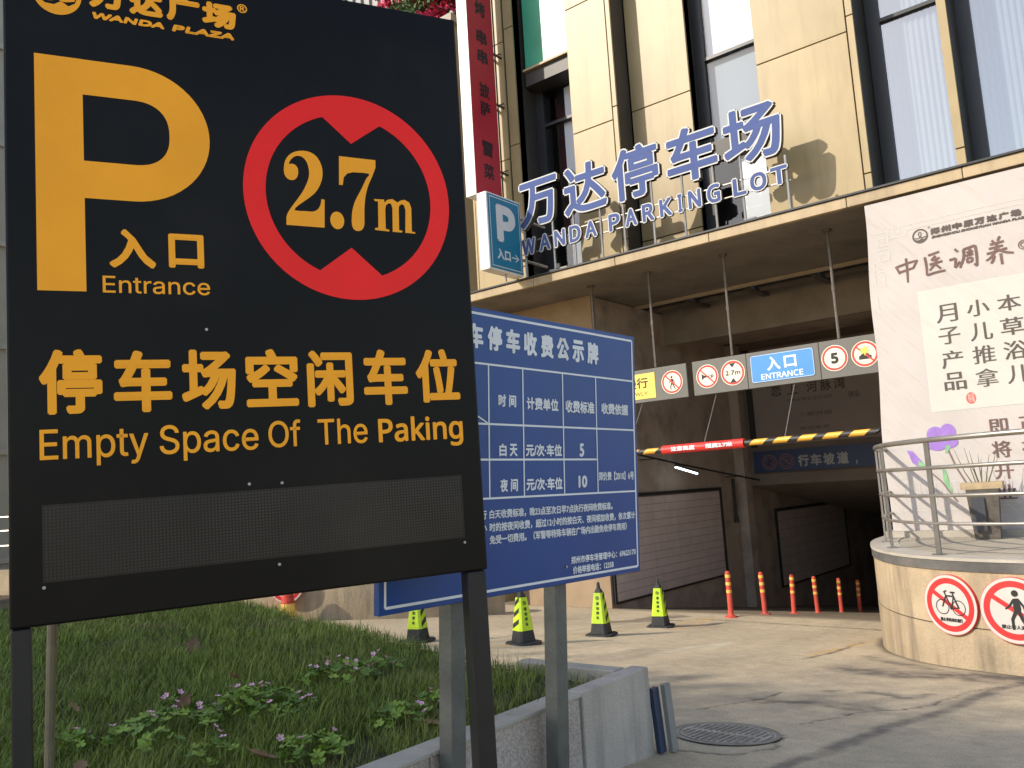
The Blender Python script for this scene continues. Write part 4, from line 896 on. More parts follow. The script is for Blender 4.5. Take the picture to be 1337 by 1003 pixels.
# ------------------------------------------------------------------ left concrete wall
LC = [(-22, 4.0), (-18, 5.6), (-15.5, 6.9), (-13.2, 8.2), (-12.1, 9.0), (-11.3, 9.7), (-10.6, 10.7), (-10.0, 12.0)]
LS = smoothc(LC, 4)[::-1]
lw = thing('left_concrete_wall', 'long stained concrete wall behind the lawn and the blue board', 'wall', (-11.5, 9.5, .1))
n = len(LS); seg = 4
for k in range(0, n-1, seg):
    c = LS[k:k+seg+1]
    if k == 0:
        zz_ = [.36, .42, .62, .9, 1.2]; 
    cc = [(x, y) for x, y in c]; ho = offs(cc, -.01); hi_ = offs(cc, -.24)
    tops = [min(1.32, .40+.62*(k+j)*.35) for j in range(len(cc))]
    vs = [(x, y, gz(y)-.1) for x, y in ho]+[(x, y, t_) for (x, y), t_ in zip(ho, tops)]+[(x, y, t_) for (x, y), t_ in zip(hi_, tops)]+[(x, y, gz(y)-.1) for x, y in hi_]
    m_ = len(cc); fs = []
    for j in range(m_-1):
        for s_ in range(3): fs.append((s_*m_+j, s_*m_+j+1, (s_+1)*m_+j+1, (s_+1)*m_+j))
    fs += [(0, m_, 2*m_, 3*m_), (m_-1, 4*m_-1, 3*m_-1, 2*m_-1)]
    fs = [f[::-1] for f in fs]
    MB().add(vs, fs).build('wall_section', conc, lw)
lr = thing('left_railing', 'pale steel railing on top of the left concrete wall', 'railing', (-14, 7.5, 1.32))
RL = [p for p in offs(LS, -.12) if p[0] < -11.5]
for z in (1.75, 2.02, 2.27): MB().tube([(x, y, z) for x, y in RL], .022, 8).build('rail', steel, lr)
for k in range(0, len(RL), 3): MB().tube([(RL[k][0], RL[k][1], 1.3), (RL[k][0], RL[k][1], 2.27)], .025, 8).build('post', steel, lr)
wall_round_sign(-12.18, 8.85, .85, .31, (.55, -.83, 0), 'bike', '禁止非机动车通行', 'round red sign on the left wall mostly hidden by the black board', 'round signs on the concrete walls')

# ------------------------------------------------------------------ lawn bed
LZ = 1.0
LAWN = [(-2.76, -3), (-2.76, 4.30), (-3.4, 4.32), (-4.7, 4.68), (-7.6, 5.6), (-11, 6.45), (-13, 6.6), (-15, 6.0), (-20, 3.4), (-20, -3)]
def in_poly(X, Y, poly):
    ins = np.zeros(X.shape, bool); n = len(poly)
    for k in range(n):
        x1, y1 = poly[k]; x2, y2 = poly[(k+1) % n]
        c = ((y1 > Y) != (y2 > Y)) & (X < (x2-x1)*(Y-y1)/((y2-y1) or 1e-9)+x1); ins ^= c
    return ins
def lawn_z(X, Y): return LZ+.03+.05*(fbm(X, Y, .7, 81)-.5)+.04*(fbm(X, Y, 3, 82)-.5)
m = MB(); pts = LAWN
fs = tri_fix(pts)
m.add([(x, y, LZ-.12 if False else .98) for x, y in pts]+[(x, y, 0) for x, y in pts], fs+[(k+len(pts), (k+1) % len(pts)+len(pts), (k+1) % len(pts), k) for k in range(len(pts))]).build('lawn_bank', soil, None)['kind'] = 'structure'
gx = np.arange(-14, -2.70, .08); gy = np.arange(-1, 7.4, .08); GX, GYY = np.meshgrid(gx, gy); Zl = lawn_z(GX, GYY)
ins = in_poly(GX, GYY, LAWN); nxg = len(gx); vs = [tuple(t) for t in np.stack([GX, GYY, np.where(ins, Zl-.01, .9)], -1).reshape(-1, 3)]
fs = [(a*nxg+c, a*nxg+c+1, (a+1)*nxg+c+1, (a+1)*nxg+c) for a in range(len(gy)-1) for c in range(nxg-1) if ins[a, c] and ins[a+1, c+1] and ins[a, c+1] and ins[a+1, c]]
link('lawn_soil', vs, fs, M('lawn_soil', (.045, .042, .02), .95, .3, 5, .5, 30, dirt=(.12, .07, .04), dirt_amt=.6), None, smooth=True)['kind'] = 'structure'
def grass():
    N = 270000
    d = 1.9+11*np.random.rand(N)**1.6; a = np.random.uniform(R(-8), R(36), N)+YAW   # around the view
    X = -np.sin(a)*d; Y = np.cos(a)*d
    clump = fbm(X, Y, 2.2, 90)
    ok = in_poly(X, Y, LAWN) & (X > -13.5); bare = (X > -3.25) & (fbm(X, Y, 3, 95) > .46) & (np.random.rand(N) < .75)
    ok &= ~bare & (np.random.rand(N) < .35+1.1*clump)
    X = X[ok]; Y = Y[ok]; d = d[ok]; n = len(X); clump = clump[ok]
    Z = lawn_z(X, Y)-.01
    far = d/6
    h = (.025+.055*np.random.rand(n)**1.6)*(.55+.9*clump)*(1+.2*far)*np.where(np.random.rand(n) < .035, 2.1, 1); wd = (.0010+.0013*np.random.rand(n))*(1+.55*np.maximum(0, far-.4))
    az = np.random.uniform(0, 2*np.pi, n); lean = (.25+.9*np.random.rand(n))*h
    lx, ly = np.cos(az), np.sin(az); sx, sy = -ly*wd, lx*wd
    P = np.stack([X, Y, Z], -1)
    def pt(f, hz, k): return np.stack([X+lx*lean*f, Y+ly*lean*f, Z+h*hz], -1)+np.stack([sx*k, sy*k, 0*sx], -1)
    V = np.stack([pt(0, 0, 1), pt(0, 0, -1), pt(.3, .6, .8), pt(.3, .6, -.8), pt(1, 1, 0)], 1).reshape(-1, 3)
    o = np.arange(n)[:, None]*5
    T = np.concatenate([o+[0, 1, 3], o+[0, 3, 2], o+[2, 3, 4]], 1).reshape(-1, 3).astype(np.int32)
    me = bpy.data.meshes.new('grass'); me.vertices.add(len(V)); me.vertices.foreach_set('co', V.ravel()); me.loops.add(T.size); me.loops.foreach_set('vertex_index', T.ravel())
    me.polygons.add(len(T)); me.polygons.foreach_set('loop_start', np.arange(0, T.size, 3, dtype=np.int32)); me.update(calc_edges=True)
    dry = np.clip((fbm(X, Y, 1.6, 97)-.5)*1.5, 0, .4)+.55*(X > -3.2)*np.random.rand(n)+(np.random.rand(n) < .05)*.6
    g = np.array([.14, .19, .03]); g2 = np.array([.26, .33, .055]); t = np.random.rand(n)[:, None]*np.clip(clump*1.6-.3, 0, 1)[:, None]
    c = g*(1-t)+g2*t; dr = np.clip(dry, 0, 1)[:, None]; c = c*(1-dr*.75)+np.array([.22, .16, .07])*dr*.75
    C4 = np.ones((n, 5, 4), np.float32); C4[:, :, :3] = c[:, None, :]; ca = me.color_attributes.new('Col', 'FLOAT_COLOR', 'POINT'); ca.data.foreach_set('color', C4.ravel())
    mt = M('grass_blade', (0, 0, 0), .55, .15, 2, attr='Col', spec=.25); me.materials.append(mt)
    ob = bpy.data.objects.new('grass', me); COL.objects.link(ob); ob['kind'] = 'stuff'; ob['label'] = 'shaded green lawn with dry patches near the curb'
grass()

# clover clumps
def clover_leaf(mat):
    vs = []; fs = []
    for k in range(3):
        a = k*2*math.pi/3; c, s_ = math.cos(a), math.sin(a)
        P = [(.0, 0, 0), (.010, .013, .003), (.024, .016, .006), (.0265, .006, .003), (.023, 0, .000), (.0265, -.006, .003), (.024, -.016, .006), (.010, -.013, .003)]
        o = len(vs); vs += [(x*c-y*s_, x*s_+y*c, z) for x, y, z in P]; fs += [(o, o+1, o+2), (o, o+2, o+3), (o, o+3, o+4), (o, o+4, o+5), (o, o+5, o+6), (o, o+6, o+7)]
    me = bpy.data.meshes.new('leaf'); me.from_pydata(vs, [], fs); me.materials.append(mat); return me
def flower_mesh(mat, mat2):
    vs = []; fs = []; mi = []
    for k in range(5):
        a = k*2*math.pi/5; c, s_ = math.cos(a), math.sin(a); P = [(.001, 0, 0), (.008, .005, .004), (.014, .003, .006), (.014, -.003, .006), (.008, -.005, .004)]
        o = len(vs); vs += [(x*c-y*s_, x*s_+y*c, z) for x, y, z in P]; fs.append((o, o+1, o+2, o+3, o+4)); mi.append(0)
    o = len(vs); vs += [(.0015, 0, 0), (-.0008, .0012, 0), (-.0008, -.0012, 0), (0, 0, -.10)]; fs += [(o, o+1, o+3), (o+1, o+2, o+3), (o+2, o, o+3)]; mi += [1]*3
    me = bpy.data.meshes.new('flower'); me.from_pydata(vs, [], fs); me.materials.append(mat); me.materials.append(mat2); me.polygons.foreach_set('material_index', mi); return me
lm = [clover_leaf(M('clover_leaf_%s' % q, c, .5, .2, 6, spec=.3)) for q, c in (('fresh', (.17, .27, .035)), ('deep', (.10, .18, .03)), ('lime', (.24, .34, .05)))]
fm = flower_mesh(M('pink_petal', (.78, .42, .55), .6, .2, 30), M('clover_stalk', (.10, .16, .05), .7))
CL = [(-4.17, 2.82, .34, 150, 16, 'largest mound of clover with pink flowers in the lawn centre'), (-4.09, 2.26, .32, 100, 8, 'wide low clover patch left of the largest mound'),
      (-3.24, 2.46, .20, 55, 3, 'small clover patch at the bottom edge near the granite curb'), (-4.36, 3.54, .28, 80, 13, 'clover patch with many pink blooms near the lawn back edge'),
      (-3.24, 3.02, .18, 50, 3, 'clover tuft beside the brown soil left of the grey post'), (-3.27, 3.32, .15, 24, 4, 'small clover tuft touching the left grey post'),
      (-4.36, 3.9, .18, 22, 6, 'sparse far clover tuft with pale pink blooms'), (-4.36, 1.90, .15, 22, 2, 'thin clover sprig beside the narrow brown pole'),
      (-4.6, 2.6, .14, 16, 5, 'loose pink flowered clover beside a dry leaf'), (-3.6, 2.2, .14, 20, 2, 'single clover bunch under the largest mound')]
for x, y, r_, nl, nf, lb in CL:
    z0 = float(lawn_z(np.array([x]), np.array([y]))[0]); t = thing('clover_clump', lb, 'plant', (x, y, z0), 'pink flowered clover clumps in the lawn')
    for k in range(nl+nf):
        a = random.uniform(0, 2*math.pi); q = math.sqrt(random.random())*r_; fl = k >= nl
        o = bpy.data.objects.new('flower' if fl else 'leaf', fm if fl else random.choice(lm)); COL.objects.link(o); o.parent = t
        h = .035+.09*(1-(q/r_)**2)*(1 if r_ > .2 else .6)+random.uniform(-.012, .012)+(.035 if fl else 0)
        o.location = (q*math.cos(a), q*math.sin(a)*.85, h); s_ = random.uniform(.8, 1.3)*(1.15 if fl else 1); o.scale = (s_,)*3
        o.rotation_euler = (random.uniform(-.5, .5)+.25, random.uniform(-.5, .5), random.uniform(0, 6.28))
# dry leaves
def dry_leaf(x, y, s_, rz, lb, col, tilt=.3, z=.07):
    P = [(0, -1), (.25, -.75), (.55, -.6), (.5, -.25), (.85, .05), (.5, .15), (.45, .55), (.15, .6), (0, 1), (-.18, .6), (-.5, .5), (-.45, .12), (-.8, 0), (-.5, -.3), (-.5, -.65), (-.2, -.75)]
    vs = [(0, 0, -.12)]+[(a, b_, .18*abs(a)+.12*b_*b_) for a, b_ in P]; n = len(P); fs = [(0, 1+k, 1+(k+1) % n) for k in range(n)]
    me = bpy.data.meshes.new('dry_leaf'); me.from_pydata(vs, [], fs); me.materials.append(M('dry_leaf_'+col[0], col[1], .7, .25, 20)); me.shade_smooth()
    o = bpy.data.objects.new('dry_leaf', me); COL.objects.link(o); o.scale = (s_, s_, s_); o.rotation_euler = (tilt, tilt*.6, rz)
    o.location = (x, y, float(lawn_z(np.array([x]), np.array([y]))[0])+z); tag(o, lb, 'leaf', 'fallen leaves on the lawn')
tan_ = ('tan', (.26, .15, .075)); red_ = ('rust', (.20, .11, .06)); drk = ('umber', (.15, .075, .035))
dry_leaf(-6.41, 3.74, .10, 1.1, 'rust brown fallen leaf upright in the far grass', red_, .9); dry_leaf(-4.52, 2.58, .07, .4, 'curled umber fallen leaf left of the largest clover mound', drk, .8)
dry_leaf(-3.30, 2.24, .085, 2.2, 'largest tan fallen leaf near the bottom edge of the picture', tan_, .35); dry_leaf(-3.90, 1.75, .045, .9, 'small tan fallen leaf beside the narrow pole', tan_, .4)
dry_leaf(-4.97, 3.19, .05, 2.9, 'small rust fallen leaf above the largest clover mound', red_, .7); dry_leaf(-5.1, 2.25, .05, 1.9, 'small tan fallen leaf left in the lawn', tan_, .7)
dry_leaf(-3.0, 3.0, .07, 1.9, 'tan fallen leaf on bare soil by the grey post', tan_, .2, .04)

# lawn retaining wall : slabs
gw = thing('lawn_curb_wall', 'low granite and cement wall holding the lawn edge', 'wall', (-2.7, 3.5, .7))
yb = [-1.0, .0, .9, 1.72, 2.64, 3.76]
for a, b_ in zip(yb[:-1], yb[1:]):
    MB().box((-2.76, a+.004, .5), (-2.66, b_-.004, 1.075)).build('granite_slab', granite, gw, bevel=.006)
    MB().box((-2.79, a+.002, 1.077), (-2.645, b_-.002, 1.095)).build('cap_stone', coping, gw, bevel=.004)
MB().box((-2.76, 3.765, .3), (-2.645, 4.46, 1.098)).build('end_slab', conc2, gw, bevel=.008)
MB().box((-3.55, 4.33, .3), (-2.803, 4.45, 1.085)).build('end_return', coping, gw, bevel=.008)
for x, y, z, nm, mt, lb in ((-2.635, 4.465, .97, 'leaning_sheet', M('navy_sheet', (.03, .045, .085), .4, .15, 6), 'dark blue sheet leaning against the end of the lawn wall'), (-2.60, 4.545, .98, 'leaning_sheet', M('grey_sheet', (.24, .235, .215), .6, .1, 6), 'grey board leaning outermost at the end of the lawn wall')):
    g = gz(y)+.003; MB().add([(x, y, g), (x+.03, y, g), (x+.03, y+.07, g), (x, y+.07, g), (x-.025, y, z), (x+.005, y, z), (x+.005, y+.07, z), (x-.025, y+.07, z)], [(0, 3, 2, 1), (4, 5, 6, 7), (0, 1, 5, 4), (1, 2, 6, 5), (2, 3, 7, 6), (3, 0, 4, 7)]).build(nm, mt, None, bevel=.003)
    tag(bpy.data.objects[-1] if False else COL.objects[len(COL.objects)-1], lb, 'board')

# ------------------------------------------------------------------ black board
TLb, TRb, BRb, BLb = [Vector(v) for v in ((-2.982, 1.048, 4.186), (-2.256, 2.585, 4.225), (-2.305, 2.669, 1.856), (-3.031, 1.132, 1.816))]
KB = .94
FK = Fr(CAM+(BLb-CAM)*KB, BRb-BLb, TLb-BLb, KB)
BW, BH = 1.70, 2.372
bk = thing('parking_entrance_board', 'tall black board with a huge orange P and red 2.7m ring in the foreground', 'sign', (-2.66, 1.9, 1.0))
MB().fbox(FK, (0, 0, -.085), (BW, BH, 0)).build('panel', blackp, bk, bevel=.008)
postm = M('black_post_paint', (.014, .013, .012), .5, .15, 6, .05)
MB().fbox(FK, (.002, -1.35, -.075), (.060, -.003, -.006)).build('post', postm, bk, bevel=.006)
MB().fbox(FK, (BW-.090, -1.5, -.085), (BW-.008, -.003, -.004)).build('post', postm, bk, bevel=.006)
def ell(cx, cy, rx, ry, e): return [(cx+rx*abs(math.cos(R(t)))**e, cy+ry*math.copysign(abs(math.sin(R(t)))**e, t)) for t in range(90, -91, -6)]
OB = [(.242, 1.9605)]+ell(.40, 1.707, .265, .2535, 1.0)+[(.242, 1.4535)]; IB = [(.242, 1.8305)]+ell(.40, 1.7095, .125, .121, .82)+[(.242, 1.5885)]
i = Ink(FK, .0015); i.rect(.093, 1.12, .242, 1.961)
o_, q_ = OB, IB; i.tris([p for ab in zip(o_, q_) for p in ab], [(2*k+2, 2*k+3, 2*k+1, 2*k) for k in range(len(o_)-1)])
i.build('big_letter', orange, bk)
i = Ink(FK, .0015)
emblem(i, .168, 2.190, .076)
i.build('brand_emblem', orange, bk)
for ch, bx in zip('万达广场', ((.268, 2.163, .385, 2.262), (.400, 2.160, .515, 2.262), (.526, 2.160, .645, 2.262), (.652, 2.159, .777, 2.260))): text(i, ch, bx, bold=.007)
text(i, 'WANDA', (.271, 2.119, .525, 2.145), 'noto', bold=.0032, shear=.35); text(i, 'PLAZA', (.544, 2.118, .775, 2.145), 'noto', bold=.0032, shear=.35)
text(i, '®', (.782, 2.236, .820, 2.272), bold=.001)
i.build('brand_caption', orange, bk)
text(i, '入', (.315, 1.208, .468, 1.350), bold=.006); text(i, '口', (.510, 1.216, .632, 1.343), bold=.006)
text(i, 'Entrance', (.293, 1.117, .649, 1.178), 'inter', bold=.0006)
i.build('entrance_caption', orange, bk)
for ch, bx in zip('停车场空闲车位', ((.093, .694, .286, .918), (.320, .693, .510, .913), (.541, .695, .730, .916), (.764, .699, .957, .918), (.990, .692, .170+1.0, .912), (1.212, .691, 1.394, .916), (1.430, .696, 1.621, .917))): text(i, ch, bx, bold=.0075)
i.build('vacancy_caption', orange, bk)
for wd_, (a, c), (z0, z1) in (('Empty', (.093, .427), (.515, .645)), ('Space', (.463, .802), (.515, .645)), ('Of', (.838, .958), (.545, .648)), ('The', (1.023, 1.218), (.545, .645)), ('Paking', (1.262, 1.623), (.515, .643))):
    text(i, wd_, (a, z0, c, z1), 'noto' if 'k' in wd_ else 'inter', bold=.0030 if 'k' in wd_ else .0012)
i.build('english_caption', orange, bk)
two = [(.937,1.403),(1.085,1.401),(1.09,1.515),(1.077,1.516),(1.073,1.493),(1.061,1.473),(1.042,1.463),(1.015,1.463),(.97,1.463),(.986,1.484),(1.017,1.508),(1.05,1.536),(1.071,1.566),(1.083,1.597),(1.087,1.626),(1.083,1.656),(1.068,1.686),(1.044,1.703),(1.014,1.707),(.982,1.7),(.957,1.683),(.942,1.659),(.936,1.631),(.937,1.606),(.948,1.588),(.967,1.583),(.983,1.593),(.99,1.611),(.99,1.631),(.982,1.645),(.969,1.65),(.956,1.648),(.965,1.667),(.981,1.681),(1.0,1.684),(1.016,1.676),(1.027,1.659),(1.033,1.632),(1.032,1.604),(1.022,1.575),(1.008,1.546),(.985,1.511),(.962,1.479),(.945,1.453),(.938,1.434)]
seven = [(1.156,1.7),(1.307,1.698),(1.306,1.667),(1.29,1.628),(1.273,1.592),(1.26,1.551),(1.252,1.504),(1.249,1.458),(1.247,1.424),(1.238,1.404),(1.221,1.396),(1.204,1.401),(1.196,1.421),(1.197,1.455),(1.203,1.489),(1.216,1.524),(1.241,1.569),(1.263,1.614),(1.276,1.638),(1.21,1.638),(1.187,1.631),(1.172,1.614),(1.166,1.581),(1.151,1.581)]
em = [(1.292,1.534),(1.335,1.535),(1.336,1.522),(1.349,1.535),(1.372,1.54),(1.392,1.527),(1.405,1.536),(1.423,1.541),(1.443,1.531),(1.451,1.508),(1.448,1.408),(1.463,1.406),(1.462,1.4),(1.419,1.401),(1.425,1.497),(1.42,1.517),(1.41,1.522),(1.398,1.512),(1.396,1.498),(1.393,1.41),(1.407,1.409),(1.405,1.401),(1.365,1.402),(1.369,1.502),(1.364,1.519),(1.354,1.521),(1.342,1.511),(1.338,1.493),(1.336,1.412),(1.352,1.409),(1.35,1.402),(1.291,1.405),(1.291,1.413),(1.305,1.416),(1.309,1.525),(1.295,1.526)]
i = Ink(FK, .0015); i.poly(two[:4]+smoothc(two[3:], 2)[1:]); i.poly(seven[:3]+smoothc(seven[2:20], 3)[1:]+seven[20:]); i.poly(em); i.ring(1.137, 1.434, .028, 0, n=28, ry=1.28)
i.build('height_figure', orange, bk)
# ring with two wedges
cx, cy, Ro, Ri = 1.200, 1.535, .420, .3365
N_ = 180; inner_pts = []
wed = [((1.333, 1.846), (1.208, 1.756), (1.092, 1.858)), ((1.063, 1.231), (1.19, 1.326), (1.308, 1.220))]
def ray_r(a):
    r_ = Ri
    for w3 in wed:
        for p, q in ((w3[0], w3[1]), (w3[1], w3[2])):
            dx, dy = math.cos(a), math.sin(a); ex, ey = q[0]-p[0], q[1]-p[1]; den = dx*ey-dy*ex
            if abs(den) < 1e-9: continue
            px, py = p[0]-cx, p[1]-cy; t = (px*ey-py*ex)/den; s_ = (px*dy-py*dx)/den
            if t > 0 and -.0001 <= s_ <= 1.0001: r_ = min(r_, t)
    return r_
angs = sorted([2*math.pi*k/N_ for k in range(N_)]+[math.atan2(p[1]-cy, p[0]-cx) % (2*math.pi) for w3 in wed for p in w3]+[(math.atan2(p[1]-cy, p[0]-cx)+e) % (2*math.pi) for w3 in wed for p, e in ((w3[0], -.002), (w3[2], .002))])
pts = []
for a in angs: r_ = ray_r(a); pts += [(cx+r_*math.cos(a), cy+r_*math.sin(a)), (cx+Ro*math.cos(a), cy+Ro*math.sin(a))]
n = len(angs); i = Ink(FK, .0015); i.tris(pts, [(2*k, 2*k+1, (2*k+3) % (2*n), (2*k+2) % (2*n)) for k in range(n)]); i.build('height_ring', redv, bk)
# LED display
MB().fbox(FK, (.097, .139, .0005), (1.605, .394, .002)).build('led_display', M('led_dark_lens', (.010, .0075, .006), .34, .35, 2.2, .25, 5, dirt=(.028, .020, .016), dirt_amt=.8, spec=.35), bk)  # mottled brown in the lens colour stands in for smudgy reflections
i = Ink(FK, .0022, 0)
nu, nv = 128, 22
for a in range(nu):
    for c in range(nv):
        u_ = .103+(1.596-.103)*(a+.5)/nu; v_ = .145+(.388-.145)*(c+.5)/nv; h = .0032
        i.m.add([FK.p(x, y, .0026) for x, y in ((u_-h, v_-h), (u_+h, v_-h), (u_+h, v_+h), (u_-h, v_+h))], [(0, 1, 2, 3)])
i.build('led_dots', M('led_dot', (.030, .024, .019), .5, .5, 3), bk)['kind'] = 'stuff'
for u_, v_ in ((.763, .417), (.881, .413), (1.602, .120), (.860, .115), (.100, .124), (.632, .990)):
    m = MB(); n = 12; prism(m, FK, [(u_+.0055*math.cos(2*math.pi*k/n), v_+.0055*math.sin(2*math.pi*k/n)) for k in range(n)], [tuple(range(n))], 0, .004); m.build('screw', M('screw_steel', (.35, .35, .33), .35, .1, metal=.5), bk)

# narrow pole behind the left post
pp = MB().tube([(-3.95, 1.64, .95), (-3.97, 1.66, 2.3)], .020, 10).build('support_pole', M('tan_pole', (.17, .14, .085), .5, .2, 12), None); tag(pp, 'narrow tan pole standing in the grass right of the left black post', 'pole')

# ------------------------------------------------------------------ blue tariff board
S_ = .82
def sc(p): p = Vector(p); return CAM+(p-CAM)*S_
TLc, TRc, BRc, BLc = [sc(v) for v in ((-2.984, 2.756, 3.191), (-2.849, 4.951, 3.171), (-2.934, 4.943, 1.6), (-3.068, 2.747, 1.619))]
FU = Fr(BLc, BRc-BLc, TLc-BLc)
K = S_
tb_ = thing('tariff_board', 'blue parking tariff board with a white table on two grey posts', 'sign', (-2.5, 3.3, .65))
MB().fbox(FU, (0, 0, -.035), (2.2*K, 1.574*K, 0)).build('panel', bluep, tb_, bevel=.004)
for uc, ub in ((.56, 1), (1.415, 1)):
    MB().fbox(FU, (uc*K-.042, -1.1, -.115), (uc*K+.042, 1.45*K, -.036)).build('post', zinc, tb_, bevel=.004)
i = Ink(FU, .001, .00008)
def hl(v, a=.035, b_=2.165, t=.011): i.rect(a*K, (v-t/2)*K, b_*K, (v+t/2)*K)
def vl(u_, a, b_, t=.010): i.rect((u_-t/2)*K, a*K, (u_+t/2)*K, b_*K)
vl(.035, .034, 1.541, .014); vl(2.168, .034, 1.541, .014); hl(.034, t=.014); hl(1.541, t=.014)
hl(1.265); hl(.934); hl(.739, .035, 1.748); hl(.528)
for u_ in (.76, 1.045, 1.41, 1.747): vl(u_, .528, 1.265)
i.stroke([(.035*K, 1.265*K), (.76*K, .934*K)], .008*K)
for ch, u_ in zip('机动车停车收费公示牌', np.linspace(.30, 1.665, 10)): text(i, ch, (u_*K, 1.345*K, (u_+.118)*K, 1.485*K), bold=.0055)
def T(s, a, b_, c, d, bo_=.0028): text(i, s, (a*K, b_*K, c*K, d*K), bold=bo_*K, n=6)
i.build('title_and_grid', whitep, tb_)
T('时', .837, 1.035, .900, 1.105); T('间', .925, 1.035, .986, 1.105); T('计费单位', 1.075, 1.028, 1.366, 1.102); T('收费标准', 1.433, 1.025, 1.727, 1.102); T('收费依据', 1.802, 1.030, 2.10, 1.102)
i.build('header_row', whitep, tb_)
T('白', .840, .757, .900, .828); T('天', .925, .757, .990, .828); T('元/次·车位', 1.062, .757, 1.390, .830); T('5', 1.565, .755, 1.61, .838, .004)
i.build('daytime_row', whitep, tb_)
T('夜', .845, .56, .907, .632); T('间', .93, .56, .990, .632); T('元/次·车位', 1.062, .560, 1.390, .633); T('10', 1.548, .565, 1.635, .64, .004)
T('郑价费【2010】6号', 1.757, .604, 2.150, .66, .0016); T('车型', .2, 1.16, .36, 1.23); T('小型车', .25, .70, .55, .77)
i.build('night_row', whitep, tb_)
T('白天收费标准，晚23点至次日早7点执行夜间收费标准。', .755, .416, 1.898, .466, .0016); T('说明：早7点至晚23点执行', .09, .416, .735, .466, .0016)
T('时的按夜间收费，超过12小时的按白天、夜间相加收费，依次累计', .755, .346, 2.151, .396, .0016); T('不足12小', .5, .346, .735, .396, .0016)
T('免受一切费用。（军警等特殊车辆在广场内出勤免收停车费用）', .755, .279, 2.05, .329, .0016)
i.build('small_notes', whitep, tb_)
T('郑州市停车场管理中心：69623170', 1.461, .110, 2.147, .156, .0016); T('价格举报电话：12358', 1.475, .050, 1.894, .096, .0016)
i.build('contact_lines', whitep, tb_)
for u_ in (.56, 1.415):
    for v_ in (.10, 1.47):
        m = MB(); prism(m, FU, [(u_*K+.007*math.cos(q*math.pi/5), v_*K+.007*math.sin(q*math.pi/5)) for q in range(10)], [tuple(range(10))], 0, .004); m.build('bolt', steel, tb_)

# ------------------------------------------------------------------ background left
ap = thing('apartment_block', 'beige apartment block with windows at the far left picture edge', 'building', (-28, 8, 0))
MB().box((-34, 0, -.5), (-25, 12, 19)).build('wall', aptm, ap)
for z in np.arange(1.6, 18, 2.9):
    for y in np.arange(1, 11.5, 2.1):
        w_ = MB().box((-25.02, y, z), (-24.96, y+1.3, z+1.5)).build('window', framem, ap)
    MB().box((-25.1, 0, z-.5), (-24.9, 12, z-.35)).build('floor_band', coping, ap)
cb = thing('corrugated_building', 'grey ribbed building behind the top of the black board', 'building', (-22, 24, 0))
MB().box((-34, 22, -.5), (-17.0, 30, 30)).build('wall', corrug, cb)
m = MB()
for x in np.arange(-33.9, -17, .5): m.box((x, 21.88, 0), (x+.22, 21.995, 30))
m.build('wall_rib', corrug, cb)['kind'] = 'stuff'
tp = thing('terrace_building', 'low annexe carrying the crimson flowering shrub behind the black board', 'building', (-15.5, 17, 0))
MB().box((-19, 15.2, -.5), (-13.4, 19, 14.3)).build('wall', aptm, tp); MB().box((-19.1, 15.1, 14.3), (-13.3, 19, 14.5)).build('roof_edge', coping, tp)
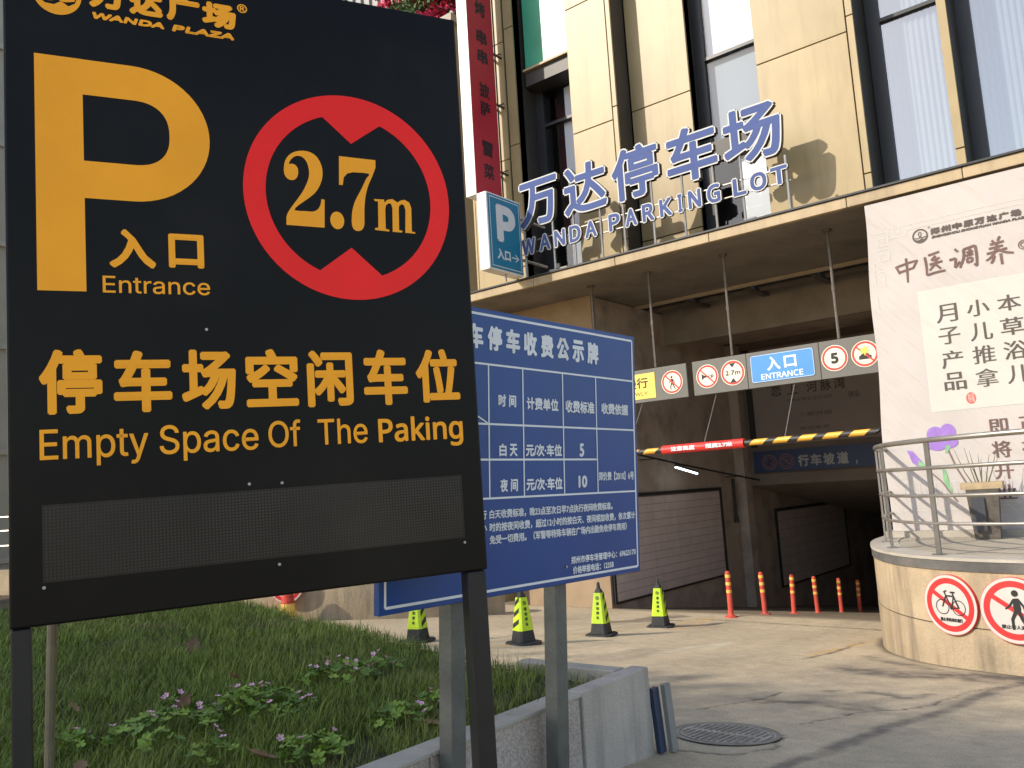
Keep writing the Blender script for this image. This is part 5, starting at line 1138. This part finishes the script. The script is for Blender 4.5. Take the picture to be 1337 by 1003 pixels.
def leaf_cloud(N, c, rad, size, nm, mat, par, seed=1, clumps=24, flat=1):
    rs_ = np.random.RandomState(seed); C_ = rs_.normal(size=(clumps, 3)); C_ /= np.linalg.norm(C_, axis=1)[:, None]; C_ *= rs_.rand(clumps, 1)**.4
    k = rs_.randint(0, clumps, N); P = C_[k]+rs_.normal(size=(N, 3))*.17; P = P*np.array(rad)+np.array(c)
    a = rs_.normal(size=(N, 3)); a /= np.linalg.norm(a, axis=1)[:, None]; b_ = np.cross(a, rs_.normal(size=(N, 3))); b_ /= np.linalg.norm(b_, axis=1)[:, None]
    s_ = size*(.6+.8*rs_.rand(N, 1)); V = np.stack([P-a*s_, P+b_*s_*.5, P+a*s_, P-b_*s_*.5], 1).reshape(-1, 3)
    me = bpy.data.meshes.new(nm); o = np.arange(N)[:, None]*4+np.arange(4); me.vertices.add(len(V)); me.vertices.foreach_set('co', (V-np.array(PM[par.name].translation)).ravel()); me.loops.add(N*4); me.loops.foreach_set('vertex_index', o.ravel().astype(np.int32))
    me.polygons.add(N); me.polygons.foreach_set('loop_start', np.arange(0, N*4, 4, dtype=np.int32)); me.update(calc_edges=True); me.materials.append(mat)
    ob = bpy.data.objects.new(nm, me); COL.objects.link(ob); ob.parent = par; return ob
bg = thing('flowering_shrub', 'crimson flowering shrub spilling over behind the top edge of the black board', 'plant', (-15.2, 15.6, 14.5))
leaf_cloud(5000, (-14.9, 15.6, 15.6), (1.5, .8, 1.1), .09, 'blossom', bougain, bg, 4); leaf_cloud(1500, (-14.9, 15.6, 15.5), (1.4, .8, 1.0), .09, 'foliage', foliage, bg, 5)
MB().tube([(-15, 15.7, 14.5), (-14.9, 15.6, 15.6)], .06, 6).build('trunk', tree_bark, bg)

# ------------------------------------------------------------------ unseen trees added left of the frame to dapple the lawn and drive
def tree(x, y, h, rad, lb, seed, N=9000):
    t = thing('unseen_shade_tree', lb, 'tree', (x, y, .7), 'unseen shade trees left of the black board')
    rnd = random.Random(seed); m = MB(); m.tube([(x, y, .6), (x+.05, y, h*.3), (x+.1, y+.05, h*.55), (x, y, h*.8)], [.16, .13, .10, .04], 10)
    for k in range(9):
        a = rnd.uniform(0, 6.28); z = h*rnd.uniform(.35, .6); e = rad*rnd.uniform(.5, .9)
        m.tube([(x+.05, y, z), (x+e*.5*math.cos(a), y+e*.5*math.sin(a), z+h*.12), (x+e*math.cos(a), y+e*math.sin(a), z+h*.2)], [.06, .04, .015], 6)
    m.build('trunk', tree_bark, t); leaf_cloud(N, (x, y, h*.74), (rad, rad, h*.22), .13, 'crown', foliage, t, seed, 40)
tree(-11.4, -10.6, 13, 3.4, 'tall leafy tree added out of view to shade the near driveway', 11, 12000)
tree(-16.2, -12.0, 14, 4.2, 'tall leafy tree added out of view to shade the near lawn', 12, 26000)
tree(-21.0, -11.5, 13, 4.0, 'tall leafy tree added out of view to shade the far lawn', 13, 22000)
